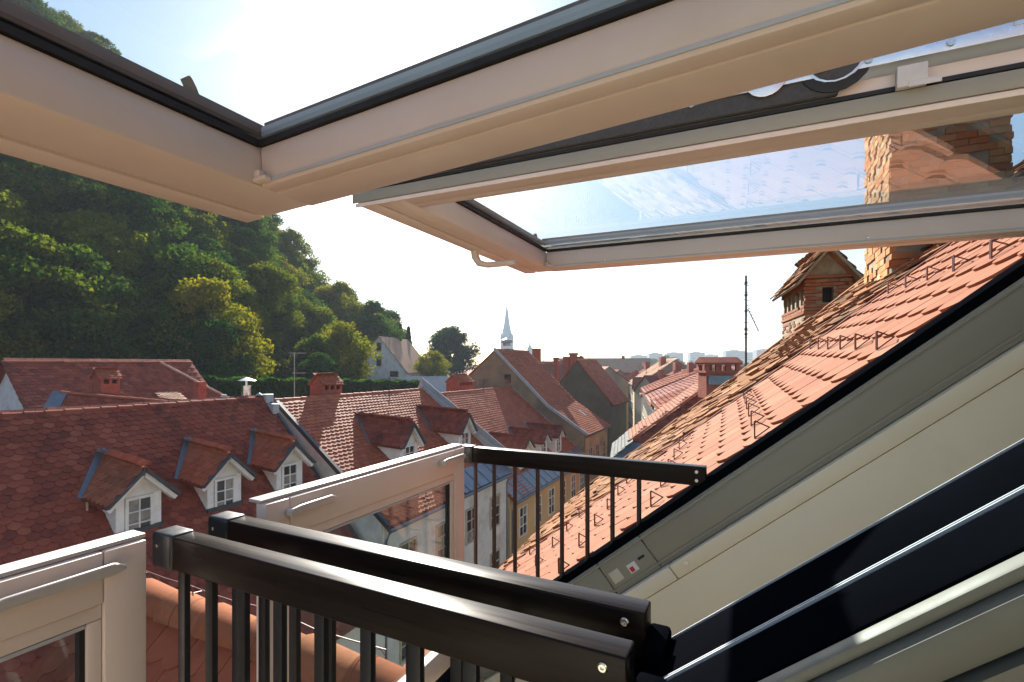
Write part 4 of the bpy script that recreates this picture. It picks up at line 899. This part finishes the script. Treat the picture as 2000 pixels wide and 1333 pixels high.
pb(cb, -hw + .06, hw - .06, -.5, .5, zt - 1.9, zt - .72); pb(cb, -hw, hw, -.56, .56, zt - .72, zt - .62)
for k in range(4): b = -hw + .05 + k * (w - .26) / 3; pb(cb, b, b + .16, -.5, -.36, zt - .62, zt - .34); pb(cb, b, b + .16, .36, .5, zt - .62, zt - .34)
pb(cb, -hw - .05, hw + .05, -.6, .6, zt - .34, zt - .24); cho = cb.build('chimney', 'brick_red', hr)
cc = MB(); cc.prism([Vector((p.x, p.y, zt - .239)) + ax * (-hw - .08) + ay * s for s in (-.66, .66)] + [Vector((p.x, p.y, zt + .03)) + ax * (-hw - .08)], ax * (w + .16)); cc.build('chimney_roof', 'tile_red', cho)
cc = MB(); pb(cc, -hw + .1, hw + .3, -.75, -.5, zt - 1.25, zt - .85); cc.build('chimney_flashing', 'zinc', cho)

def row_seg(label, A, B, depth, ze, zr, wall, rmat, nwin, chims=(), gable=None):
    """house with its street front from A to B (left of travel), ridge parallel to the front"""
    A, B = Vector((*A, 0)), Vector((*B, 0)); u = (B - A).normalized(); n = Vector((-u.y, u.x, 0)); L = (B - A).length; inn = -n
    t = thing('house', (A + B) / 2 + inn * depth / 2 + Vector((0, 0, GZ)), label, 'house', 'house fronts along the bending street'); h = depth / 2; Z = Vector((0, 0, 1))
    P = lambda a, d, z: A + u * a + inn * d + Z * z
    mb = MB(); mb.prism([P(0, 0, GZ), P(0, depth, GZ), P(0, depth, ze), P(0, h, zr - .1), P(0, 0, ze)], u * L); mb.build('wall', wall, t)
    if gable: mb = MB(); mb.prism([P(-.25, -.3, GZ), P(-.25, depth, GZ), P(-.25, depth, ze + .2), P(-.25, h, zr + .35), P(-.25, -.3, ze + .25)], u * .24); mb.build('firewall', gable, t)
    mb = MB()
    for d0, d1 in ((-.35, h), (depth + .35, h)):
        z0 = ze - .35 * (zr - ze) / h; q = [P(0, d0, z0), P(L, d0, z0), P(L, d1, zr), P(0, d1, zr)]; mb.hexa([x - Z * .12 for x in q] + q)
    r = mb.build('roof', rmat, t)
    F = Frame(P(0, -.35, ze - .35 * (zr - ze) / h), u, P(0, h, zr) - P(0, -.35, ze - .35 * (zr - ze) / h))
    lay_tiles(F, (0, L, 0, math.hypot(h + .35, (zr - ze) * (1 + .35 / h))), .45, .38, .045, rmat, r, singles=0, jit=.02, rot=.015, seg=2, wob=.02)
    mb = MB(); mb.bar(P(0, -.12, ze - .12), P(L, -.12, ze - .12), .3, .3); mb.build('cornice', 'litwall', t)
    m = 0
    for f in range(4):
        z = ze - 1.5 - f * 2.9
        for k in range(nwin):
            w = window(t, P((k + .5) * L / nwin, -.02, z), u, n, 1.05, 1.7, 1, 1, depth=.1, fw=.12)[0]; mb = MB(); mb.obox(P((k + .5) * L / nwin, -.024, z), u, n, Z, .4, .03, .72); mb.build('pane', 'darkglass', w)
    for a, d, w, z in chims: c = P(a, d, 0); chimney(r, (c.x, c.y), w, w * 1.2, zr - 2.2, z, cap=False, yaw=TH)
    return t
row_seg('house with a tall plain red gable wall behind the hipped red roof', (-5.0, 33.2), (-7.2, 42.5), 11, -3.0, .15 - 1.2, 'redwall', 'tile_far', 4, gable='redwall')
row_seg('plum roofed house next behind the red gable wall, two brick chimneys', (-7.3, 43), (-10.0, 54.5), 11, -3.4, -.9, 'litwall', 'tile_red', 5, chims=((3.0, 6.2, .45, .1), (5.0, 6.8, .45, .05), (8.5, 5.5, .5, .2)))
row_seg('third house front along the bending street, buff walls', (-10.1, 55), (-13.1, 68), 12, -3.2, -.6, 'litwall', 'tile_far', 6, chims=((4, 5, .55, .5), (9, 6, .5, .4)))
row_seg('fourth house front along the bending street, two chimneys', (-13.2, 68.5), (-17.0, 84), 12, -4.2, -1.0, 'litwall', 'tile_far', 7, chims=((4, 5, .9, .6), (12, 6, .9, .6)))
row_seg('fifth house front along the bending street with a steep light roof', (-17.2, 84.5), (-22.5, 102), 13, -3.6, .8, 'litwall', 'tile_pale', 7, chims=((6, 5, 1, 1.6),))
row_seg('last and farthest house front where the street bends out of sight', (-22.8, 102.5), (-31, 124), 13, -4.4, -.6, 'litwall', 'tile_far', 8, chims=((6, 5, 1, .8), (14, 6, 1, .8)))
# far town: roofs that can still be told apart
FARL = {}
spots = []
for x, y, dpt, w, l in ((1180, 700, 120, 11, 22), (1205, 716, 150, 10, 14), (1235, 722, 140, 9, 16), (1262, 728, 112, 9, 12), (1295, 724, 125, 9, 15), (1330, 722, 132, 9, 16), (1366, 719, 145, 10, 18), (1395, 722, 170, 10, 14),
        (1425, 716, 190, 10, 16), (1222, 712, 210, 10, 18), (1255, 714, 215, 10, 20), (1290, 714, 230, 11, 20), (1330, 713, 240, 11, 18), (1365, 712, 250, 11, 22), (1400, 713, 262, 11, 20), (1480, 714, 230, 11, 20), (1095, 712, 95, 9, 11), (1072, 706, 110, 9, 12), (1118, 708, 130, 10, 12), (1450, 716, 160, 10, 12), (930, 716, 160, 10, 16), (1500, 712, 150, 9, 14), (1318, 733, 70, 7, 9), (1345, 729, 78, 7, 10), (1290, 737, 84, 7, 9), (1340, 722, 98, 8, 11), (1372, 726, 90, 7, 9), (1240, 733, 104, 7, 9), (1160, 716, 88, 8, 10), (1430, 722, 110, 8, 12), (1188, 722, 110, 8, 9), (1306, 727, 92, 6, 8), (1328, 726, 86, 6, 8), (1358, 724, 104, 6, 8), (1270, 722, 128, 7, 9), (1312, 720, 150, 7, 10), (1348, 718, 165, 8, 10), (1216, 727, 118, 6, 8), (1384, 719, 130, 7, 10)):
    q = at(x, y, dpt); spots.append((q, w, l))
_o = sorted(range(1, len(spots)), key=lambda k: ((spots[k][0].x * CS + spots[k][0].y * SN) / (spots[k][0].y * CS - spots[k][0].x * SN)))
_w = 'first second third fourth fifth sixth seventh eighth ninth tenth eleventh twelfth thirteenth fourteenth fifteenth sixteenth seventeenth eighteenth nineteenth twentieth twenty-first twenty-second twenty-third twenty-fourth twenty-fifth twenty-sixth twenty-seventh twenty-eighth twenty-ninth thirtieth thirty-first thirty-second thirty-third thirty-fourth thirty-fifth thirty-sixth thirty-seventh last'.split()
for _r, k in enumerate(_o): FARL[k] = 'small far house, %s from the left among the roofs of the hazy distant town' % _w[_r]
for i, (q, w, l) in enumerate(spots):
    big_ = i == 0
    gable_house('house', 'large pale pink roofed building rising behind the far street houses' if big_ else FARL[i], (q.x, q.y), TH + R_(random.choice((90, 78, 100, 20, 65))) if not big_ else TH + R_(84), l, w, GZ, q.z - w * .33, q.z, random.choice(('litwall', 'litwall', 'yellow', 'pinkwall')), 'tile_pale' if big_ else random.choice(('tile_far', 'tile_far', 'tile_red', 'tile_far', 'tile_rust')),
        group=None if big_ else 'far houses of the town', chims=[(random.uniform(-1, 1), random.uniform(-l * .3, l * .3), .55, .7, q.z + random.uniform(.5, 1.1)) for _ in range(2)], wins=[(s, b, q.z - w * .33 - 1.7, 1, 1.6) for s in (-1, 1) for b in (-l * .3, 0, l * .3)])
# cluster of brick chimneys on the roofs behind the tall gable
for i, (x, y, wpx) in enumerate(((1120, 690, 12), (1107, 697, 10), (1133, 697, 9), (1086, 699, 8))):
    p = at(x, y, 62); q = thing('chimney_stack', (p.x, p.y, p.z - 4), ['tall brick chimney stack, middle of the cluster behind the tall roof', 'squat brick chimney stack left of the tall one in the cluster', 'thin brick chimney stack right of the tall one in the cluster', 'lone small chimney stack left of the brick chimney cluster'][i], 'chimney')
    w = wpx / FPX * 62; mb = MB(); mb.box(p.x - w / 2, p.x + w / 2, p.y - w / 2, p.y + w / 2, p.z - 4, p.z - .25); mb.build('stack', 'brick_red', q); mb = MB(); mb.box(p.x - w * .6, p.x + w * .6, p.y - w * .6, p.y + w * .6, p.z - .25, p.z); mb.build('crown', 'brick_red', q)
# church spires
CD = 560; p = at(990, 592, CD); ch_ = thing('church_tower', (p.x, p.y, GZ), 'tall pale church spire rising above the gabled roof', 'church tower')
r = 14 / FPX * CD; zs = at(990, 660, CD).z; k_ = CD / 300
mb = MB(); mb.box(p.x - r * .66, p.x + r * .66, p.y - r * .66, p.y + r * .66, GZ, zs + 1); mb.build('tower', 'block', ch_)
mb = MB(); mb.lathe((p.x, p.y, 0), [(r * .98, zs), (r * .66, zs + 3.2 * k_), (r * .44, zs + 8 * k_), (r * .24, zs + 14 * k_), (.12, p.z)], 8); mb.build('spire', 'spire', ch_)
for s in (-1, 1):
    for t_ in (-1, 1):
        a = Vector((p.x, p.y, 0)) + RF(s, t_) * r * .75; mb = MB(); mb.lathe(a, [(r * .2, zs - 1.5 * k_), (r * .18, zs + .6 * k_), (.05, zs + 3.0 * k_)], 6); mb.build('corner_turret', 'spire', ch_)
mb = MB(); mb.tube([p, p + Vector((0, 0, 3.6))], .16, 5); mb.bar(p + Vector((-.8, 0, 2.4)), p + Vector((.8, 0, 2.4)), .2); mb.build('cross', 'darkmetal', ch_)
p = at(1035, 662, 600); c2 = thing('church_tower', (p.x, p.y, GZ), 'small distant green onion topped church tower', 'church tower'); zz = at(1035, 685, 600).z; r = 5 / FPX * 600; k_ = 600 / 330
mb = MB(); mb.box(p.x - r * .8, p.x + r * .8, p.y - r * .8, p.y + r * .8, GZ, zz); mb.build('tower', 'block', c2)
mb = MB(); mb.lathe((p.x, p.y, 0), [(r, zz), (r * 1.15, zz + 1.2 * k_), (r * .6, zz + 2.6 * k_), (r * .3, zz + 3.6 * k_), (r * .34, zz + 4.4 * k_), (.06, p.z)], 10); mb.build('onion_dome', 'copper', c2, smooth=True)
# apartment blocks on the horizon
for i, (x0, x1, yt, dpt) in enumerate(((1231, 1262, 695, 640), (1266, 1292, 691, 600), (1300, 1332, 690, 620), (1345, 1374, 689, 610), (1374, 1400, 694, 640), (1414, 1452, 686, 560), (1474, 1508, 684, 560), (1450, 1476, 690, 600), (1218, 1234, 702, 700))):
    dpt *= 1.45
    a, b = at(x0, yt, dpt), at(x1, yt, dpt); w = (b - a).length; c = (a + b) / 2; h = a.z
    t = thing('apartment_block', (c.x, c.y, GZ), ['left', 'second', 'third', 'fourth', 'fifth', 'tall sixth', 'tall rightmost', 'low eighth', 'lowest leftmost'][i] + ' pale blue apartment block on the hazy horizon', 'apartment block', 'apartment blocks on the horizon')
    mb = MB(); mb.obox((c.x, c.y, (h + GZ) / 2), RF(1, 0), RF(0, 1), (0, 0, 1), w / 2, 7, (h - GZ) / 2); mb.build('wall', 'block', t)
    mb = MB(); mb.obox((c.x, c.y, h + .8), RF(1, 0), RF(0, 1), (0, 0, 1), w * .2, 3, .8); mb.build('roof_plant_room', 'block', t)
    for k in range(4):
        mb = MB(); cc = Vector((c.x, c.y, h - 2 - k * 3.2)) - RF(0, 7.05); mb.obox(cc, RF(1, 0), RF(0, 1), (0, 0, 1), w * .45, .1, .7); mb.build('window_band', 'darkglass', t)

for i, (x, yt, yb, dpt, lab) in enumerate(((1062, 668, 700, 48, 'thin aerial on the ridge end of the tall rust red roof'), (1100, 676, 712, 60, 'thin aerial left of the tallest brick chimney stack'), (1150, 690, 722, 70, 'thin aerial above the roofs left of the street'), (1262, 706, 738, 75, 'small aerial on the far street house roofs'), (1350, 704, 732, 72, 'small aerial left of the open topped brick chimney'), (760, 736, 772, 24, 'short aerial on the ridge of the second house'), (945, 740, 770, 36, 'short aerial on the ridge of the third house'))):
    a, b = at(x, yt, dpt), at(x, yb, dpt); an = thing('tv_antenna', b, lab, 'antenna'); mb = MB(); mb.tube([b - Vector((0, 0, .5)), a], .02 + dpt * .0002, 5); mb.build('mast', 'antenna', an); mb = MB()
    for k in range(4): c = a - Vector((0, 0, .12 + .14 * k)); d = RF(1, .4 - .3 * (i % 3)).normalized() * (.45 - .06 * k); mb.tube([c - d, c + d], .012 + dpt * .00012, 4)
    mb.build('rods', 'antenna', an)
for y0 in (13.35, 22.85, 23.6, 36.3):
    H_ = A2 if y0 < 23 else A3; mb = MB(); mb.tube([(H_.xe - .05, y0, H_.ze - .15), (H_.xe - .28, y0, H_.ze - .6), (H_.xe - .28, y0, GZ)], .055, 8); mb.build('downpipe', 'zinc', H_.t)

# ------------------------------------------------------------------ trees, hedge
def crown_verts(H, R, z0, nb, nleaf, leaf, rng, flat=.9):
    """leaf-sized quads gathered in clumps through the crown, gaps between the clumps"""
    blobs = []
    for i in range(nb):
        t = rng.random() ** .8; z = z0 + (H - z0) * (.06 + .90 * t); prof = math.sin(math.pi * min(1, .16 + .80 * t)) ** .75
        a = rng.random() * 6.283; rr = R * prof * rng.uniform(.30, 1.12); blobs.append((rr * math.cos(a), rr * math.sin(a), z, R * rng.uniform(.15, .31) * (.55 + .45 * prof)))
    b = np.array(blobs); wgt = b[:, 3] ** 2; idx = rng.choice(nb, nleaf, p=wgt / wgt.sum())
    d = rng.normal(size=(nleaf, 3)); d /= np.linalg.norm(d, axis=1)[:, None]; d[:, 2] = d[:, 2] * .8 + .12
    rad = b[idx, 3][:, None] * (.45 + .85 * rng.random((nleaf, 1)) ** .75)
    P = b[idx, :3] + d * rad * np.array([1, 1, flat])
    n = d + rng.normal(size=(nleaf, 3)) * .7; n /= np.linalg.norm(n, axis=1)[:, None]
    r = rng.normal(size=(nleaf, 3)); u = np.cross(n, r); u /= np.linalg.norm(u, axis=1)[:, None]; v = np.cross(n, u)
    s = leaf * (.6 + .8 * rng.random((nleaf, 1)))
    Q = np.stack([P - u * s * .5, P + v * s * .32, P + u * s * .5, P - v * s * .32], 1).reshape(-1, 3)
    return Q, b
def mesh_quads(name, Q, mat):
    k = len(Q) // 4; me = D.meshes.new(name); me.vertices.add(len(Q)); me.vertices.foreach_set('co', Q.astype(np.float32).ravel())
    me.loops.add(len(Q)); me.loops.foreach_set('vertex_index', np.arange(len(Q), dtype=np.int32)); me.polygons.add(k)
    me.polygons.foreach_set('loop_start', np.arange(0, len(Q), 4, dtype=np.int32)); me.update(calc_edges=True); me.validate(); me.materials.append(M[mat]); return me
def trunk_mesh(H, b, r0, rng):
    mb = MB(); mb.tube([(0, 0, -1.5), (.1, .05, H * .25), (-.05, .12, H * .5), (0, 0, H * .82)], [r0, r0 * .8, r0 * .55, r0 * .12], 7)
    for q in b[rng.choice(len(b), min(7, len(b)), replace=False)]:
        z = max(H * .18, q[2] - H * .25); mb.tube([(0, 0, z), (q[0] * .5, q[1] * .5, z + (q[2] - z) * .6), (q[0], q[1], q[2])], [r0 * .4, r0 * .25, r0 * .06], 5)
    me = D.meshes.new('trunk'); me.from_pydata([tuple(p) for p in mb.v], [], mb.f); me.materials.append(M['bark']); return me
KINDS = []
for i in range(6):
    rng = np.random.default_rng(40 + i); H = (11, 12.5, 10, 13.5, 9.5, 11.5)[i]; R = (4.3, 4.6, 4.6, 4.2, 3.8, 5.0)[i]
    Q, b = crown_verts(H, R, H * .10, 90, 14000, .32, rng); KINDS.append((mesh_quads('crown', Q, 'leaf_dark'), trunk_mesh(H, b, .26, rng), H))
rng = np.random.default_rng(77); Q, b = crown_verts(10.0, 5.6, .4, 130, 24000, .40, rng); KINDS.append((mesh_quads('crown', Q, 'leaf_dark'), trunk_mesh(10.0, b, .26, rng), 10.0))
def tree(loc, kind, scale, mat, label, group=None, rot=None, name='tree', sz=1.0):
    cm, tm, H = KINDS[kind]; t = thing(name, loc, label, 'tree', group)
    for nm, me in (('crown', cm), ('trunk', tm)):
        o = D.objects.new(nm, me); COL.objects.link(o); o.parent = t
        if nm == 'crown': o.material_slots[0].link = 'OBJECT'; o.material_slots[0].material = M[mat]
    t.scale = (scale, scale, scale * sz); t.rotation_euler = (0, 0, random.random() * 6.28 if rot is None else rot); return t
HL = {'leaf_dark': 'dark green leafy tree in the wood on the steep hillside', 'leaf_mid': 'mid green leafy tree in the wood on the steep hillside', 'leaf_yellow': 'yellowing green tree in the wood on the steep hillside', 'leaf_amber': 'amber autumn tree in the wood on the steep hillside'}
rt = random.Random(5); cnt = 0
Y = -8.0
while Y < 122:
    X = foot(Y) + 2
    while X > -150:
        x, y = X + rt.uniform(-2.4, 2.4), Y + rt.uniform(-2.4, 2.4); z = hz(x, y); p = Vector((x, y, z + 8))
        fwd = -SN * x + CS * y; px = 1000 + FPX * (CS * x + SN * y) / max(fwd, 1)
        t_ = (foot(y) - x) / (foot(y) - xcrest(y))
        if -130 < px < 760 and fwd > 5 and t_ < 1.12 and not (520 < px < 600 and t_ < .12):
            q = rt.random(); hi = t_ > .55
            mt = 'leaf_dark' if q < (.28 if hi else .36) else 'leaf_mid' if q < .64 else 'leaf_yellow' if (q < .97 or t_ < .4) else 'leaf_amber'
            tree((x, y, z - .3), rt.randrange(6), rt.uniform(.72, 1.12), mt, HL[mt].replace('on the steep hillside', ('along the foot of the steep hill' if t_ < .3 else 'halfway up the steep hill' if t_ < .65 else 'near the crest of the steep hill')), 'trees of the hillside wood', rt.random() * 6.28); cnt += 1
        X -= 5.0
    Y += 4.8
print('hill trees', cnt)
def ptree(x, ytop, ybot, depth, kind, mat, label, sz=1.0, wide=1.0):
    b = at(x, ybot, depth); t = at(x, ytop, depth); H = KINDS[kind][2]; s = (t.z - b.z) / H; o = tree(b, kind, s, mat, label); o.scale = (s * wide, s * wide, s); return o
ptree(880, 642, 742, 118, 6, 'leaf_blue', 'large round blue green tree standing alone against the sky', wide=.82)
ptree(846, 686, 752, 84, 2, 'leaf_yellow', 'small yellow topped tree right of the white gabled house', wide=1.05)
ptree(505, 625, 748, 58, 1, 'leaf_yellow', 'yellow tree at the hill foot left of the cottage', wide=.95)
ptree(585, 575, 745, 72, 3, 'leaf_yellow', 'tall yellow green tree at the hill foot behind the cottage', wide=.9)
ptree(668, 640, 745, 68, 0, 'leaf_mid', 'bushy green tree close left of the white gabled house', wide=1.0)
ptree(688, 640, 735, 88, 4, 'leaf_amber', 'amber edged tree on the hill end above the white house', wide=.9)
ptree(620, 690, 752, 52, 4, 'leaf_dark', 'dark low bushy tree behind the hedge right of the cottage', wide=1.3)
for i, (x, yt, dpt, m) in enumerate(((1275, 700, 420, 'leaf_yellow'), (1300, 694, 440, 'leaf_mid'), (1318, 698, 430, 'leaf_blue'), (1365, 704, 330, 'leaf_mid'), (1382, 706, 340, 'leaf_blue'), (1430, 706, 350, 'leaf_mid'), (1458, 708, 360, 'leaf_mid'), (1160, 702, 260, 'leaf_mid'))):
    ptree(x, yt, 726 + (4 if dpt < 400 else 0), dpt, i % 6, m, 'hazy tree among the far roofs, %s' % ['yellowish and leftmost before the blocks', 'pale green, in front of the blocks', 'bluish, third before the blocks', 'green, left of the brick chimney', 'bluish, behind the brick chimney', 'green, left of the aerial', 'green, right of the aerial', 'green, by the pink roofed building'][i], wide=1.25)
# thin bare poplars
def bare_tree(x, yt, yb, dpt, label):
    b, t = at(x, yb, dpt), at(x, yt, dpt); H = t.z - b.z; th = thing('bare_tree', b, label, 'tree'); mb = MB(); rg = random.Random(x)
    mb.tube([b, b + Vector((0, 0, H))], [H * .012, H * .002], 5)
    for k in range(26):
        z = H * rg.uniform(.25, .9); a = rg.random() * 6.28; L = H * rg.uniform(.12, .28) * (1.15 - z / H); p0 = b + Vector((0, 0, z)); mb.tube([p0, p0 + Vector((math.cos(a) * L * .35, math.sin(a) * L * .35, L))], [H * .004, H * .001], 4)
    mb.build('branches', 'bark', th)
for i, (x, yt) in enumerate(((1127, 668), (1140, 682), (1022, 664), (1088, 684))): bare_tree(x, yt, 730, 190, ['tallest bare poplar above the far roofs', 'shorter bare poplar right of the tallest one', 'bare thin tree between the two church spires', 'small bare tree left of the chimney cluster'][i])
# conifers beside the white house
def conifer(x, yt, yb, dpt, label, seed):
    b, t = at(x, yb, dpt), at(x, yt, dpt); H = t.z - b.z; th = thing('conifer', b, label, 'tree'); rng = np.random.default_rng(seed); N = 2600
    z = rng.random(N) ** .8; a = rng.random(N) * 6.283; lay = .55 + .45 * np.abs(np.sin(z * 26)); r = (1 - z) * H * .20 * lay * rng.random(N) ** .5
    P = np.stack([r * np.cos(a), r * np.sin(a), H * (.12 + .88 * z) - r * .25], 1); n = rng.normal(size=(N, 3)); u = np.cross(n, rng.normal(size=(N, 3))); u /= np.linalg.norm(u, axis=1)[:, None]; v = np.cross(n, u); v /= np.linalg.norm(v, axis=1)[:, None]
    s = .42; Q = np.stack([P - u * s, P + v * s * .3, P + u * s, P - v * s * .3], 1).reshape(-1, 3)
    o = D.objects.new('crown', mesh_quads('crown', Q, 'leaf_blue')); COL.objects.link(o); o.parent = th
    mb = MB(); mb.tube([b - Vector((0, 0, .5)), t], [H * .014, .02], 6); mb.build('trunk', 'bark', th)
conifer(782, 634, 735, 95, 'pointed conifer just right of the white gabled house roof', 3); conifer(798, 640, 735, 97, 'second sparser conifer right of the white gabled house', 4); conifer(706, 622, 720, 120, 'conifer on the hill end above the white house', 5)
# long clipped hedge
ha, hb = at(385, 742, 36), at(822, 748, 56); hd = thing('hedge', ((ha + hb) / 2) - Vector((0, 0, 2.2)), 'long clipped dark green hedge behind the second roof', 'hedge')
rng = np.random.default_rng(9); N = 26000; t_ = rng.random(N); top = rng.random(N) < .34; dv = hb - ha; nn = Vector((dv.y, -dv.x, 0)).normalized()
zz = np.where(top, 0.0, -2.4 * rng.random(N)) + rng.normal(size=N) * .07 + .12 * np.sin(t_ * 60) * top; oo = np.where(top, rng.random(N) * 1.4 - .7, .7 + rng.normal(size=N) * .07)
P = np.array(ha)[None] + t_[:, None] * np.array(dv)[None] + oo[:, None] * np.array(nn)[None]; P[:, 2] += zz
n = rng.normal(size=(N, 3)); u = np.cross(n, rng.normal(size=(N, 3))); u /= np.linalg.norm(u, axis=1)[:, None]; v = np.cross(n, u); v /= np.linalg.norm(v, axis=1)[:, None]; s = .17
Q = np.stack([P - u * s, P + v * s * .6, P + u * s, P - v * s * .6], 1).reshape(-1, 3) - np.array(WO[hd.name])
o = D.objects.new('foliage', mesh_quads('foliage', Q, 'leaf_dark')); COL.objects.link(o); o.parent = hd
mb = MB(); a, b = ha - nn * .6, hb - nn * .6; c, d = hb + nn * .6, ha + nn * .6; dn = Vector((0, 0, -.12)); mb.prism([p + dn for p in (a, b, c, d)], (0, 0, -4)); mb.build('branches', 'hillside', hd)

# ------------------------------------------------------------------ air
mb = MB(); mb.box(-420, 700, -120, 1300, GZ - 1, 95); hzo = mb.build('haze', 'earth'); hzo['kind'] = 'stuff'
t = NT('haze_air'); pv = t.n('ShaderNodeVolumePrincipled'); pv.inputs['Color'].default_value = (.78, .90, 1, 1); pv.inputs['Density'].default_value = .0005; pv.inputs['Anisotropy'].default_value = .0
t.l(pv.outputs[0], t.out.inputs['Volume']); hzo.data.materials.clear(); hzo.data.materials.append(t.m)
